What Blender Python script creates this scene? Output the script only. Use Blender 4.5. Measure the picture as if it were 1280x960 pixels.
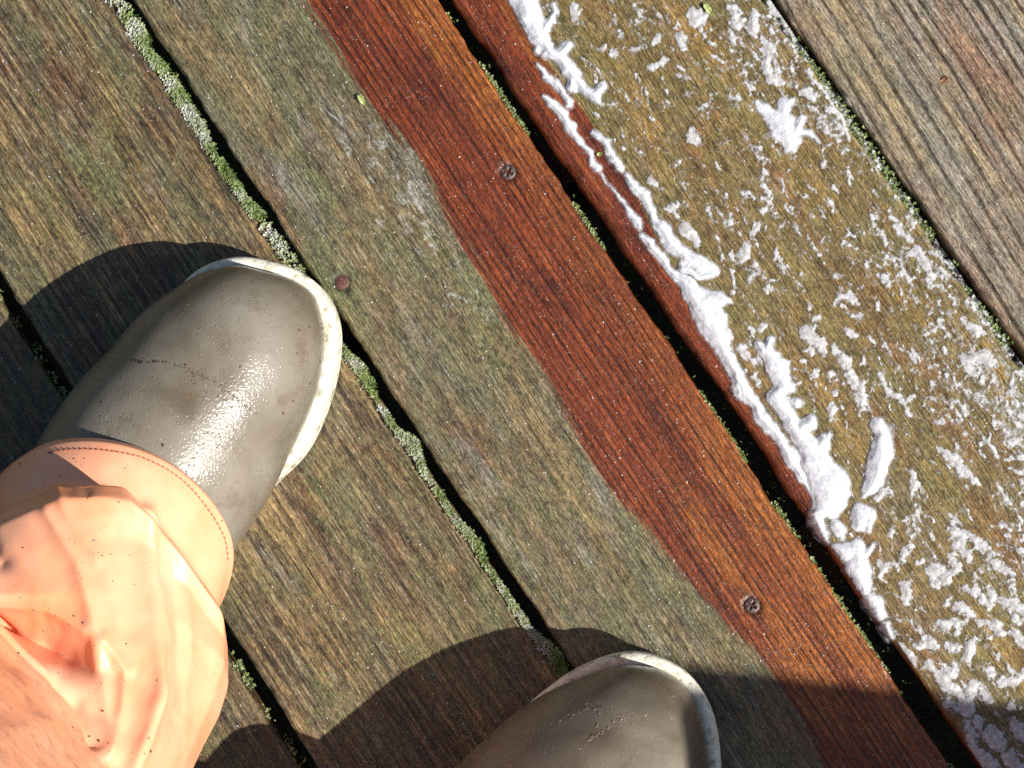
import bpy, bmesh, math, random
import numpy as np
from mathutils import Vector, Matrix
from mathutils.bvhtree import BVHTree

for o in list(bpy.data.objects):
    bpy.data.objects.remove(o)
sc = bpy.context.scene
COL = sc.collection
R = math.radians
rng = np.random.default_rng(7)
random.seed(7)

# ------------------------------------------------------------------ camera
F = 3100.0                      # focal length in pixels of a 1280 px wide frame
H = 1.35                        # height of the lens above the deck
ROT = (Matrix.Rotation(R(3.0), 3, 'X') @ Matrix.Rotation(R(5.0), 3, 'Y'))
RN = np.array(ROT)
axis = RN @ np.array([0, 0, -1.0])
CAM = np.array([-axis[0] * H / -axis[2], -axis[1] * H / -axis[2], H])
cam_d = bpy.data.cameras.new('camera')
cam_d.sensor_width = 36.0
cam_d.lens = 36.0 * F / 1280.0
cam_d.clip_start = 0.02
cam_d.clip_end = 500.0
cam = bpy.data.objects.new('camera', cam_d)
COL.objects.link(cam)
cam.location = CAM
cam.rotation_euler = ROT.to_euler()
sc.camera = cam

def P(px, py, z=0.0):
    """a point of the place: the spot at height z that the photograph shows at px, py"""
    d = RN @ np.array([(px - 640) / F, (480 - py) / F, -1.0])
    return CAM + d * ((z - H) / d[2])

# ------------------------------------------------------------------ light
SUN_EL = R(41)
SUN_AZ = math.atan2(-0.36, 0.93)          # towards the sun, from +x
sdir = Vector((math.cos(SUN_EL) * math.cos(SUN_AZ), math.cos(SUN_EL) * math.sin(SUN_AZ), math.sin(SUN_EL)))
w = bpy.data.worlds.new('World')
sc.world = w
w.use_nodes = True
nt = w.node_tree
sky = nt.nodes.new('ShaderNodeTexSky')
sky.sky_type = 'NISHITA'
sky.sun_disc = False
sky.sun_elevation = SUN_EL
sky.sun_rotation = math.pi / 2 - SUN_AZ
sky.altitude = 50
sky.dust_density = 1.0
nt.links.new(sky.outputs[0], nt.nodes['Background'].inputs[0])
nt.nodes['Background'].inputs[1].default_value = 0.05
sl = bpy.data.lights.new('sun', 'SUN')
sl.energy = 5.0
sl.angle = R(0.53)
sl.color = (1.0, 0.968, 0.91)
so = bpy.data.objects.new('sun', sl)
so.rotation_euler = sdir.to_track_quat('Z', 'Y').to_euler()
so.location = (2, -1, 3)
COL.objects.link(so)
sc.view_settings.view_transform = 'Standard'
sc.view_settings.look = 'None'
sc.view_settings.gamma = 1
sc.view_settings.exposure = 0.62
sc.view_settings.use_curve_mapping = False
sc.cycles.use_denoising = False

# ------------------------------------------------------------------ helpers
def _hash(ix, iy, seed):
    h = (ix.astype(np.int64) * 374761393 + iy.astype(np.int64) * 668265263 + seed * 974634777) & 0xffffffff
    h = ((h ^ (h >> 13)) * 1274126177) & 0xffffffff
    h = h ^ (h >> 16)
    return (h & 0xffff) / 65535.0

def vnoise(x, y, seed=0):
    x = np.asarray(x, float); y = np.asarray(y, float)
    ix = np.floor(x); iy = np.floor(y)
    fx = x - ix; fy = y - iy
    fx = fx * fx * (3 - 2 * fx); fy = fy * fy * (3 - 2 * fy)
    a = _hash(ix, iy, seed); b = _hash(ix + 1, iy, seed)
    c = _hash(ix, iy + 1, seed); d = _hash(ix + 1, iy + 1, seed)
    return (a * (1 - fx) + b * fx) * (1 - fy) + (c * (1 - fx) + d * fx) * fy

def fbm(x, y, seed=0, oct=4):
    v = 0; a = 0.5; t = 0
    for k in range(oct):
        v = v + a * vnoise(x, y, seed + k * 17); t += a
        x = x * 2.03 + 3.1; y = y * 2.03 + 1.7; a *= 0.5
    return v / t                # about 0..1

def sstep(a, b, x):
    t = np.clip((x - a) / (b - a), 0, 1)
    return t * t * (3 - 2 * t)

def mesh_from(name, verts, faces, smooth=True):
    me = bpy.data.meshes.new(name)
    verts = np.asarray(verts, np.float32)
    if isinstance(faces, np.ndarray):
        n, k = faces.shape
        me.vertices.add(len(verts)); me.vertices.foreach_set('co', verts.ravel())
        me.loops.add(n * k); me.loops.foreach_set('vertex_index', faces.astype(np.int32).ravel())
        me.polygons.add(n)
        me.polygons.foreach_set('loop_start', np.arange(0, n * k, k, dtype=np.int32))
        me.update(calc_edges=True)
        me.validate()
    else:
        me.from_pydata([tuple(v) for v in verts], [], faces)
    me.polygons.foreach_set('use_smooth', np.full(len(me.polygons), smooth))
    me.update()
    return me

def attr(me, name, vals):
    a = me.attributes.new(name, 'FLOAT', 'POINT')
    a.data.foreach_set('value', np.asarray(vals, np.float32).ravel())

def link(name, me, mat=None, parent=None, label=None, cat=None, group=None, kind=None):
    o = bpy.data.objects.new(name, me)
    COL.objects.link(o)
    if mat is not None and me is not None:
        if not me.materials:
            me.materials.append(mat)
    if parent is not None:
        o.parent = parent
    if label: o['label'] = label
    if cat: o['category'] = cat
    if group: o['group'] = group
    if kind: o['kind'] = kind
    return o

def grid_faces(nr, nc, wrap=False):
    r = np.arange(nr - 1)[:, None]; c = np.arange(nc if wrap else nc - 1)[None, :]
    c2 = (c + 1) % nc
    return np.stack([r * nc + c, r * nc + c2, (r + 1) * nc + c2, (r + 1) * nc + c], -1).reshape(-1, 4)

def box_bm(bm, cx, cy, cz, sx, sy, sz, rz=0.0, bev=0.0):
    r = bmesh.ops.create_cube(bm, size=1.0)
    m = Matrix.Translation((cx, cy, cz)) @ Matrix.Rotation(rz, 4, 'Z') @ Matrix.Diagonal((sx, sy, sz, 1))
    bmesh.ops.transform(bm, matrix=m, verts=r['verts'])
    if bev:
        es = list({e for v in r['verts'] for e in v.link_edges})
        bmesh.ops.bevel(bm, geom=es, offset=bev, segments=2, affect='EDGES')

def bm_mesh(bm, name):
    me = bpy.data.meshes.new(name); bm.to_mesh(me); bm.free(); return me

class N:
    """small node-tree writer"""
    def __init__(s, name):
        s.m = bpy.data.materials.new(name); s.m.use_nodes = True
        s.t = s.m.node_tree; s.b = s.t.nodes['Principled BSDF']; s.out = s.t.nodes['Material Output']
        s.co = s.t.nodes.new('ShaderNodeTexCoord').outputs['Object']
    def put(s, sock, v):
        if isinstance(v, bpy.types.NodeSocket): s.t.links.new(v, sock)
        elif isinstance(v, (tuple, list)) and len(v) == 3 and sock.type == 'RGBA': sock.default_value = (*v, 1)
        else: sock.default_value = v
    def node(s, typ, **ins):
        n = s.t.nodes.new(typ)
        return n
    def noise(s, scale, sx=1, sy=1, sz=1, detail=2.0, rough=0.5, off=(0, 0, 0), dist=0.0):
        mp = s.t.nodes.new('ShaderNodeMapping'); mp.inputs['Scale'].default_value = (sx, sy, sz); mp.inputs['Location'].default_value = off
        s.t.links.new(s.co, mp.inputs['Vector'])
        n = s.t.nodes.new('ShaderNodeTexNoise'); n.inputs['Scale'].default_value = scale
        n.inputs['Detail'].default_value = detail; n.inputs['Roughness'].default_value = rough
        n.inputs['Distortion'].default_value = dist
        s.t.links.new(mp.outputs[0], n.inputs['Vector'])
        return n.outputs['Fac']
    def voro(s, scale, feature='F1', off=(0, 0, 0), rnd=1.0, out='Distance'):
        mp = s.t.nodes.new('ShaderNodeMapping'); mp.inputs['Location'].default_value = off
        s.t.links.new(s.co, mp.inputs['Vector'])
        n = s.t.nodes.new('ShaderNodeTexVoronoi'); n.feature = feature
        n.inputs['Scale'].default_value = scale; n.inputs['Randomness'].default_value = rnd
        s.t.links.new(mp.outputs[0], n.inputs['Vector'])
        return n.outputs[out]
    def attr(s, name):
        n = s.t.nodes.new('ShaderNodeAttribute'); n.attribute_name = name; return n.outputs['Fac']
    def math(s, op, a, b=0.0, c=None, clamp=False):
        n = s.t.nodes.new('ShaderNodeMath'); n.operation = op; n.use_clamp = clamp
        s.put(n.inputs[0], a); s.put(n.inputs[1], b)
        if c is not None: s.put(n.inputs[2], c)
        return n.outputs[0]
    def step(s, v, a, b, lo=0.0, hi=1.0):
        n = s.t.nodes.new('ShaderNodeMapRange'); n.interpolation_type = 'SMOOTHSTEP'
        s.put(n.inputs[0], v)
        n.inputs[1].default_value = a; n.inputs[2].default_value = b; n.inputs[3].default_value = lo; n.inputs[4].default_value = hi
        return n.outputs[0]
    def ramp(s, v, stops):
        n = s.t.nodes.new('ShaderNodeValToRGB'); e = n.color_ramp.elements
        while len(e) < len(stops): e.new(0.5)
        for k, (p, c) in enumerate(stops): e[k].position = p; e[k].color = (*c, 1)
        s.put(n.inputs[0], v); return n.outputs[0]
    def mix(s, f, a, b, mode='MIX'):
        n = s.t.nodes.new('ShaderNodeMix'); n.data_type = 'RGBA'; n.blend_type = mode
        s.put(n.inputs[0], f); s.put(n.inputs[6], a); s.put(n.inputs[7], b)
        return n.outputs[2]
    def bump(s, h, strength, dist, nrm=None):
        n = s.t.nodes.new('ShaderNodeBump'); n.inputs['Strength'].default_value = strength; n.inputs['Distance'].default_value = dist
        s.put(n.inputs['Height'], h)
        if nrm is not None: s.t.links.new(nrm, n.inputs['Normal'])
        return n.outputs[0]
    def set(s, **kw):
        for k, v in kw.items():
            s.put(s.b.inputs[k.replace('_', ' ')], v)
        return s.m

# ------------------------------------------------------------------ materials
def wood_mat(name, seed, dark, mid, tan, olive, grey, olive_a=(0.42, 0.62), grey_a=(0.55, 0.72), green=0.25, groove_dark=0.55,
             streak=260, rough=0.36, sw=0.45, olive_k=0.6):
    n = N(name); o = (seed * 1.37, seed * 0.71, 0)
    g1 = n.noise(1, 9, streak, 9, 4, 0.65, o, 0.25)           # growth streaks
    g2 = n.noise(1, 38, 760, 38, 3, 0.65, o, 0.3)             # fibres
    g3 = n.noise(1, 190, 1200, 190, 2, 0.6, o)                # fine fibre ends
    b1 = n.noise(1, 11, 26, 11, 4, 0.62, o, 0.4)              # broad blotches
    b2 = n.noise(1, 50, 130, 50, 4, 0.65, (o[0] + 5, o[1], 0), 0.3)
    b3 = n.noise(1, 15, 60, 15, 4, 0.6, (o[0], o[1] + 9, 0), 0.5)
    sp = n.noise(1, 420, 700, 420, 2, 0.6, o)
    v = n.math('ADD', n.math('ADD', n.math('MULTIPLY', n.math('SUBTRACT', g1, 0.5), sw), n.math('ADD', n.math('MULTIPLY', g2, 0.36), 0.17)), n.math('ADD', n.math('MULTIPLY', b2, 0.30), n.math('MULTIPLY', g3, 0.20)))
    dirty = n.ramp(v, [(0.47, dark), (0.585, mid), (0.70, tan)])
    hue = n.noise(1, 8, 32, 8, 3, 0.6, (o[0] + 11, o[1] + 6, 0), 0.8)
    hue2 = n.noise(1, 13, 40, 13, 4, 0.6, (o[0] + 21, o[1] + 3, 0), 0.8)
    dirty = n.mix(0.9, dirty, n.ramp(hue, [(0.34, (1.08, 0.80, 0.68)), (0.46, (0.92, 0.95, 0.98)), (0.55, (1.12, 1.05, 0.86)), (0.66, (1.42, 1.30, 1.02))]), 'MULTIPLY')
    om = n.math('MULTIPLY', n.step(n.math('ADD', n.math('MULTIPLY', hue2, 0.75), n.math('MULTIPLY', g3, 0.25)), *olive_a), olive_k)
    dirty = n.mix(om, dirty, n.ramp(n.math('ADD', n.math('MULTIPLY', g2, 0.6), n.math('MULTIPLY', g3, 0.4)), [(0.38, tuple(c * 0.5 for c in olive)), (0.60, tuple(c * 1.6 for c in olive))]))
    gk = n.math('MULTIPLY', n.step(n.math('ADD', n.math('MULTIPLY', b3, 0.5), n.math('ADD', n.math('MULTIPLY', g2, 0.3), n.math('MULTIPLY', sp, 0.2))), *grey_a), 0.75)
    dirty = n.mix(gk, dirty, grey)
    gm = n.math('MULTIPLY', n.step(n.math('ADD', n.math('MULTIPLY', sp, 0.5), n.math('MULTIPLY', b1, 0.5)), 0.52, 0.60), green)
    dirty = n.mix(gm, dirty, (0.15, 0.19, 0.06))
    # rinsed heartwood
    cv = n.math('ADD', n.math('ADD', n.math('MULTIPLY', g1, 0.40), n.math('MULTIPLY', g2, 0.30)), n.math('ADD', n.math('MULTIPLY', b1, 0.25), n.math('MULTIPLY', g3, 0.22)))
    clean = n.ramp(cv, [(0.46, (0.050, 0.010, 0.005)), (0.56, (0.135, 0.027, 0.009)), (0.65, (0.225, 0.050, 0.013)), (0.78, (0.36, 0.13, 0.055))])
    ca = n.noise(1, 4, 30, 4, 2, 0.5, (o[0] + 2, o[1] + 4, 0))
    clean = n.mix(n.math('MULTIPLY', n.math('MAXIMUM', n.step(ca, 0.56, 0.68), n.attr('gold')), 0.8), clean, n.ramp(n.math('ADD', n.math('MULTIPLY', g2, 0.6), n.math('MULTIPLY', g3, 0.4)), [(0.38, (0.14, 0.034, 0.008)), (0.52, (0.33, 0.105, 0.018)), (0.66, (0.52, 0.21, 0.05))]))
    # every fibre end catches dirt differently
    mo = n.noise(1, 260, 1150, 260, 3, 0.7, (o[0] + 1, o[1] + 1, 0)); mo2 = n.noise(1, 130, 230, 130, 4, 0.7, (o[0] + 3, o[1] + 2, 0), 0.6)
    mm = n.math('ADD', n.math('MULTIPLY', mo, 0.6), n.math('MULTIPLY', mo2, 0.4))
    dirty = n.mix(1.0, dirty, n.ramp(mm, [(0.37, (0.34, 0.32, 0.31)), (0.5, (1.0, 1.0, 1.0)), (0.63, (1.85, 1.82, 1.75))]), 'MULTIPLY')
    dirty = n.mix(n.math('MULTIPLY', n.step(mo2, 0.57, 0.68), 0.25), dirty, (0.21, 0.115, 0.06))
    clean = n.mix(1.0, clean, n.ramp(mm, [(0.38, (0.5, 0.5, 0.55)), (0.52, (1.0, 1.0, 1.0)), (0.66, (1.7, 1.7, 1.7))]), 'MULTIPLY')
    cm = n.attr('clean')
    c = n.mix(cm, dirty, clean)
    gr = n.attr('groove')
    c = n.mix(n.math('MULTIPLY', gr, groove_dark), c, (0.012, 0.006, 0.004))
    # chalky soap residue
    fm = n.attr('film')
    f1 = n.noise(1, 70, 120, 70, 5, 0.7, (o[0] + 7, o[1], 0), 0.8)
    f2 = n.noise(1, 300, 420, 300, 3, 0.65, o); f1 = n.math('ADD', n.math('MULTIPLY', f1, 0.68), n.math('MULTIPLY', f2, 0.32))
    ff = n.math('MULTIPLY', n.step(n.math('ADD', f1, n.math('MULTIPLY', n.math('SUBTRACT', fm, 1.0), 0.35)), 0.455, 0.575), 0.75)
    c = n.mix(ff, c, n.mix(g3, (0.22, 0.23, 0.21), (0.6, 0.6, 0.56)))
    # pale grit and droplets
    vo = n.voro(420, off=o); vp = n.noise(60, detail=2, off=o)
    gt = n.math('MULTIPLY', n.math('LESS_THAN', vo, 0.15), n.step(vp, 0.5, 0.6))
    c = n.mix(n.math('MULTIPLY', gt, 0.35), c, (0.55, 0.53, 0.47))
    c = n.mix(n.math('MULTIPLY', n.step(n.noise(900, detail=1, off=o), 0.62, 0.75), 0.5), c, (0.02, 0.014, 0.01))
    h = n.math('ADD', n.math('MULTIPLY', g2, 0.9), n.math('ADD', n.math('MULTIPLY', g3, 0.55), n.math('MULTIPLY', sp, 0.5)))
    h = n.math('ADD', h, n.math('MULTIPLY', gt, 0.8))
    bp = n.bump(h, 0.9, 0.0013)
    rg = n.math('ADD', n.math('MULTIPLY', b2, 0.35), n.math('SUBTRACT', n.math('ADD', n.math('MULTIPLY', ff, 0.2), rough), n.math('MULTIPLY', cm, 0.08)))
    n.set(Base_Color=c, Roughness=rg, Normal=bp, IOR=1.4, Specular_IOR_Level=0.55)
    # a broken film of water over the grain
    n.b.inputs['Coat Weight'].default_value = 0.7
    n.put(n.b.inputs['Coat Roughness'], n.step(b2, 0.35, 0.6, 0.08, 0.28))
    n.b.inputs['Coat IOR'].default_value = 1.33
    n.put(n.b.inputs['Coat Normal'], n.bump(n.math('ADD', sp, g3), 0.5, 0.0007))
    return n.m

M = {}
M['w0'] = wood_mat('weathered_wood_left', 3, (0.03, 0.02, 0.013), (0.10, 0.066, 0.036), (0.21, 0.15, 0.08), (0.10, 0.10, 0.045), (0.16, 0.15, 0.12))  # weathered brown tones for planks on the left
M['w1'] = wood_mat('weathered_wood_brown', 1, (0.030, 0.021, 0.013), (0.100, 0.069, 0.036), (0.245, 0.182, 0.098), (0.095, 0.095, 0.048), (0.21, 0.195, 0.16),
                   olive_a=(0.46, 0.60), grey_a=(0.54, 0.66), green=0.45, streak=330, sw=0.56, olive_k=0.55)
M['w2'] = wood_mat('half_rinsed_wood', 2, (0.040, 0.031, 0.019), (0.112, 0.088, 0.050), (0.22, 0.170, 0.10), (0.10, 0.102, 0.052), (0.23, 0.225, 0.195),
                   olive_a=(0.43, 0.60), grey_a=(0.51, 0.64), green=0.45, streak=240, sw=0.42, olive_k=0.65, groove_dark=0.85)
M['w3'] = wood_mat('soapy_wood_gold', 5, (0.052, 0.035, 0.013), (0.145, 0.098, 0.034), (0.265, 0.182, 0.075), (0.122, 0.105, 0.038), (0.21, 0.185, 0.14),
                   olive_a=(0.45, 0.60), grey_a=(0.53, 0.66), green=0.3, streak=240, sw=0.25, olive_k=0.6, groove_dark=0.45)
M['w4'] = wood_mat('ribbed_wood', 9, (0.085, 0.066, 0.050), (0.19, 0.150, 0.108), (0.33, 0.265, 0.19), (0.15, 0.145, 0.095), (0.30, 0.275, 0.235),
                   olive_a=(0.48, 0.64), grey_a=(0.49, 0.64), green=0.25, streak=200, sw=0.3, olive_k=0.45, groove_dark=0.8)

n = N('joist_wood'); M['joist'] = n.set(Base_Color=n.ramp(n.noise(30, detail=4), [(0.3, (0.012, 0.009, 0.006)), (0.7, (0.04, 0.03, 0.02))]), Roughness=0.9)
n = N('soil'); M['soil'] = n.set(Base_Color=n.ramp(n.noise(3, detail=8, rough=0.65), [(0.3, (0.02, 0.016, 0.01)), (0.55, (0.045, 0.05, 0.022)), (0.75, (0.05, 0.08, 0.025))]), Roughness=0.95,
                              Normal=n.bump(n.noise(40, detail=6), 0.6, 0.05))
n = N('screw_steel'); M['screw'] = n.set(Base_Color=n.ramp(n.noise(500, detail=3), [(0.35, (0.05, 0.035, 0.028)), (0.65, (0.15, 0.11, 0.095))]), Roughness=0.5, Metallic=0.45,
                                       Normal=n.bump(n.noise(900, detail=2), 0.4, 0.0004))
n = N('rust_screw'); M['rust'] = n.set(Base_Color=n.ramp(n.noise(600, detail=3), [(0.35, (0.065, 0.026, 0.019)), (0.65, (0.15, 0.066, 0.05))]), Roughness=0.6, Metallic=0.2)

# foam: opaque froth, thinning into separate bubbles at its rim
def foam_mat(name, thin):
    n = N(name)
    v1 = n.voro(520); v2 = n.voro(1250, off=(3, 1, 0)); ns = n.noise(330, detail=4, rough=0.65)
    th = n.attr('thick')
    if thin:
        al = n.step(n.math('ADD', n.math('MULTIPLY', th, 1.4), n.math('MULTIPLY', ns, 1.6)), 0.72, 1.28, 0.05, 0.88)
    else:
        al = n.step(n.math('ADD', n.math('MULTIPLY', th, 1.1), n.math('MULTIPLY', ns, 0.9)), 0.36, 0.95, 0.12, 1.0)
    pin = n.math('MULTIPLY', n.math('LESS_THAN', v2, 0.16), n.step(ns, 0.46, 0.6))
    al = n.math('MULTIPLY', al, n.math('SUBTRACT', 1.0, n.math('MULTIPLY', pin, 0.55)))
    h = n.math('ADD', n.math('MULTIPLY', v1, -0.5), n.math('ADD', n.math('MULTIPLY', v2, -0.5), n.math('MULTIPLY', ns, 0.5)))
    col = n.mix(n.step(ns, 0.4, 0.65), (0.52, 0.53, 0.56) if not thin else (0.42, 0.41, 0.405), (0.66, 0.67, 0.70) if not thin else (0.64, 0.64, 0.65))
    n.set(Base_Color=col, Roughness=0.38, Alpha=al, Normal=n.bump(h, 0.35, 0.0008), IOR=1.33)
    n.b.inputs['Subsurface Weight'].default_value = 0.5
    n.b.inputs['Subsurface Radius'].default_value = (1, 1, 1)
    n.b.inputs['Subsurface Scale'].default_value = 0.003
    return n.m
M['foam'] = foam_mat('white_foam', False)
M['suds'] = foam_mat('thin_suds', True)

n = N('moss')
M['moss'] = n.set(Base_Color=n.ramp(n.attr('tint'), [(0.0, (0.025, 0.035, 0.010)), (0.3, (0.10, 0.145, 0.035)), (0.55, (0.22, 0.28, 0.085)), (0.72, (0.33, 0.37, 0.21)), (1.0, (0.55, 0.55, 0.50))]), Roughness=0.7)

def rubber(name, seed):
    n = N(name); o = (seed, seed * 2, 0)
    b1 = n.noise(16, detail=4, rough=0.55, off=o, dist=0.6); b2 = n.noise(60, detail=4, rough=0.6, off=o)
    c = n.ramp(b1, [(0.32, (0.098, 0.079, 0.054)), (0.5, (0.168, 0.143, 0.106)), (0.7, (0.225, 0.198, 0.158))])
    c = n.mix(n.math('MULTIPLY', n.step(b2, 0.52, 0.7), 0.45), c, (0.12, 0.085, 0.05))
    fine = n.noise(700, detail=2, off=o)
    c = n.mix(n.math('MULTIPLY', n.step(fine, 0.64, 0.74), 0.45), c, (0.06, 0.042, 0.025))
    # small splashes that stand on the rubber
    vo = n.voro(420, off=o); dr = n.math('MULTIPLY', n.math('SUBTRACT', 1.0, n.step(vo, 0.1, 0.26)), n.step(b2, 0.46, 0.58))
    wv = n.noise(34, detail=3, rough=0.5, off=o); h = n.math('ADD', n.math('ADD', n.math('MULTIPLY', dr, 1.0), n.math('MULTIPLY', wv, 1.0)), n.math('ADD', n.math('MULTIPLY', fine, 0.25), n.math('MULTIPLY', b2, 0.5)))
    n.set(Base_Color=c, Roughness=n.step(b1, 0.3, 0.7, 0.30, 0.44), Normal=n.bump(h, 0.5, 0.0009), IOR=1.45, Specular_IOR_Level=0.35)
    n.b.inputs['Coat Weight'].default_value = 0.4
    n.put(n.b.inputs['Coat Roughness'], n.step(b2, 0.35, 0.65, 0.10, 0.26))
    n.put(n.b.inputs['Coat Normal'], n.bump(n.math('ADD', n.math('MULTIPLY', wv, 1.2), n.math('ADD', dr, n.math('MULTIPLY', fine, 0.5))), 0.8, 0.0010))
    return n.m
M['rub'] = rubber('olive_grey_rubber', 1.0)
n = N('cream_rubber')
d1 = n.noise(1, 90, 90, 500, 4, 0.65); d2 = n.noise(220, detail=4, rough=0.7)
c = n.ramp(n.math('ADD', n.math('MULTIPLY', d1, 0.5), n.math('MULTIPLY', d2, 0.5)), [(0.36, (0.16, 0.13, 0.075)), (0.46, (0.60, 0.56, 0.43)), (0.56, (0.82, 0.79, 0.67))])
M['cream'] = n.set(Base_Color=c, Roughness=0.45, Normal=n.bump(n.math('ADD', d1, d2), 0.6, 0.0008))
n = N('sole_rubber'); M['sole'] = n.set(Base_Color=(0.10, 0.085, 0.06), Roughness=0.7)

n = N('orange_pvc')
b1 = n.noise(22, detail=4, rough=0.6); b2 = n.noise(90, detail=5, rough=0.65, dist=0.5); fine = n.noise(1500, detail=1); wr = n.noise(1, 120, 45, 30, 3, 0.6, (0, 0, 0), 0.8)
c = n.ramp(b1, [(0.3, (0.90, 0.325, 0.155)), (0.6, (0.93, 0.425, 0.245)), (0.8, (0.94, 0.52, 0.345))])
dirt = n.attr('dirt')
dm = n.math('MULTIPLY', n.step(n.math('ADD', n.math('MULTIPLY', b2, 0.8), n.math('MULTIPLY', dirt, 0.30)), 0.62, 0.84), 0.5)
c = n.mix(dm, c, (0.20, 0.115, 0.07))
n.set(Base_Color=c, Roughness=n.step(b2, 0.3, 0.7, 0.34, 0.46), Normal=n.bump(n.math('ADD', n.math('MULTIPLY', fine, 0.05), n.math('MULTIPLY', b2, 0.30)), 0.22, 0.003), IOR=1.48)
n.b.inputs['Subsurface Weight'].default_value = 0.0
n.b.inputs['Subsurface Radius'].default_value = (1, 0.32, 0.14)
n.b.inputs['Subsurface Scale'].default_value = 0.010
n.b.inputs['Specular IOR Level'].default_value = 0.7
n.b.inputs['Coat Weight'].default_value = 0.3
n.b.inputs['Coat Roughness'].default_value = 0.22
M['pvc'] = n.m
n = N('thread'); M['thread'] = n.set(Base_Color=(0.33, 0.105, 0.05), Roughness=0.8)
n = N('mud'); M['mud'] = n.set(Base_Color=n.ramp(n.noise(900), [(0.35, (0.03, 0.018, 0.01)), (0.65, (0.13, 0.085, 0.05))]), Roughness=0.5)
n = N('sand_grit'); M['grit'] = n.set(Base_Color=n.ramp(n.noise(900), [(0.35, (0.10, 0.07, 0.045)), (0.65, (0.30, 0.23, 0.17))]), Roughness=0.6)
n = N('water_drop'); M['drop'] = n.set(Base_Color=(0.5, 0.48, 0.44), Roughness=0.06, IOR=1.33)
n.b.inputs['Transmission Weight'].default_value = 0.6
n = N('spray_bead_glint'); M['bead'] = n.set(Base_Color=(0.75, 0.75, 0.73), Roughness=0.12, IOR=1.33)  # whitish base colour stands in for sun glints on the water beads
n.b.inputs['Transmission Weight'].default_value = 0.3
n = N('added_box_wood'); M['box'] = n.set(Base_Color=n.ramp(n.noise(1, 6, 6, 60, 4), [(0.3, (0.10, 0.07, 0.045)), (0.7, (0.22, 0.17, 0.12))]), Roughness=0.8)

# ------------------------------------------------------------------ ground and deck
link('ground', mesh_from('ground', [(-150, -150, -0.5), (150, -150, -0.5), (150, 150, -0.5), (-150, 150, -0.5)], [(0, 1, 2, 3)]), M['soil'], kind='structure')
deck = link('deck', None, kind='structure', label='wet wooden deck of parallel planks half rinsed of dirt')
deck.location = (0, 0, 0)

ANG = R(-55.97)
DX = np.array([math.cos(ANG), math.sin(ANG)])           # along the planks
DY = np.array([-math.sin(ANG), math.cos(ANG)])          # across, to the upper right
def loc(px, py, z=0.0):
    p = P(px, py, z)[:2]
    return p @ DX, p @ DY
def edge(p, q):
    """plank edge as y = a + b x in plank coordinates"""
    (x0, y0), (x1, y1) = loc(*p), loc(*q)
    b = (y1 - y0) / (x1 - x0)
    return y0 - b * x0, b
E_A = edge((0, 345), (392, 952)); E_Bl = edge((141, 0), (655, 769)); E_Br = edge((165, 0), (672, 769))
E_Cl = edge((548, 0), (1184, 952)); E_Cr = edge((564, 0), (1214, 949)); E_Dl = edge((953, 0), (1275, 463)); E_Dr = edge((970, 0), (1280, 445))
wA = 0.0085
EDGES = [((E_A[0] - wA - 0.14, E_A[1]), (E_A[0] - wA, E_A[1])), (E_A, E_Bl), (E_Br, E_Cl), (E_Cr, E_Dl), (E_Dr, (E_Dr[0] + 0.1395, E_Dr[1]))]
X0, X1 = -1.6, 1.6
SCREWS = [(2, 635, 215, 'screw'), (2, 940, 757, 'screw'), (2, 427, 353, 'rust')]

CFG = {  # ring period, depth, slope of the grain, roughness of the sawn face, edge rounding left/right
    0: dict(per=0.0046, dep=0.00022, tilt=0.02, warp=0.012, mat='w0', rl=0.003, rr=0.003),
    1: dict(per=0.0044, dep=0.00035, tilt=-0.02, warp=0.016, mat='w1', rl=0.0035, rr=0.004),
    2: dict(per=0.0038, dep=0.00050, tilt=0.012, warp=0.006, mat='w2', rl=0.003, rr=0.0035),
    3: dict(per=0.0048, dep=0.00018, tilt=0.03, warp=0.02, mat='w3', rl=0.0065, rr=0.003),
    4: dict(per=0.0072, dep=0.00125, tilt=0.045, warp=0.009, mat='w4', rl=0.004, rr=0.003),
}

def stripe_edge():
    pts = [(372, -40), (383, 0), (428, 78), (468, 132), (520, 192), (552, 252), (580, 305), (612, 352), (642, 412), (690, 480), (752, 590), (800, 650), (850, 712), (905, 775), (940, 812), (985, 880), (1030, 950), (1060, 1000)]
    a = np.array([loc(*p) for p in pts]); return a[:, 0], a[:, 1]
SX, SY = stripe_edge()
def strip3_edge():
    pts = [(640, -40), (648, 0), (668, 60), (690, 88), (730, 140), (760, 185), (800, 255), (838, 330), (868, 385), (905, 450), (950, 515), (985, 565), (1013, 615), (1030, 660), (1045, 690), (1078, 740), (1112, 800), (1160, 860), (1235, 960), (1260, 1000)]
    a = np.array([loc(*p) for p in pts]); return a[:, 0], a[:, 1]
TX, TY = strip3_edge()

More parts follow.
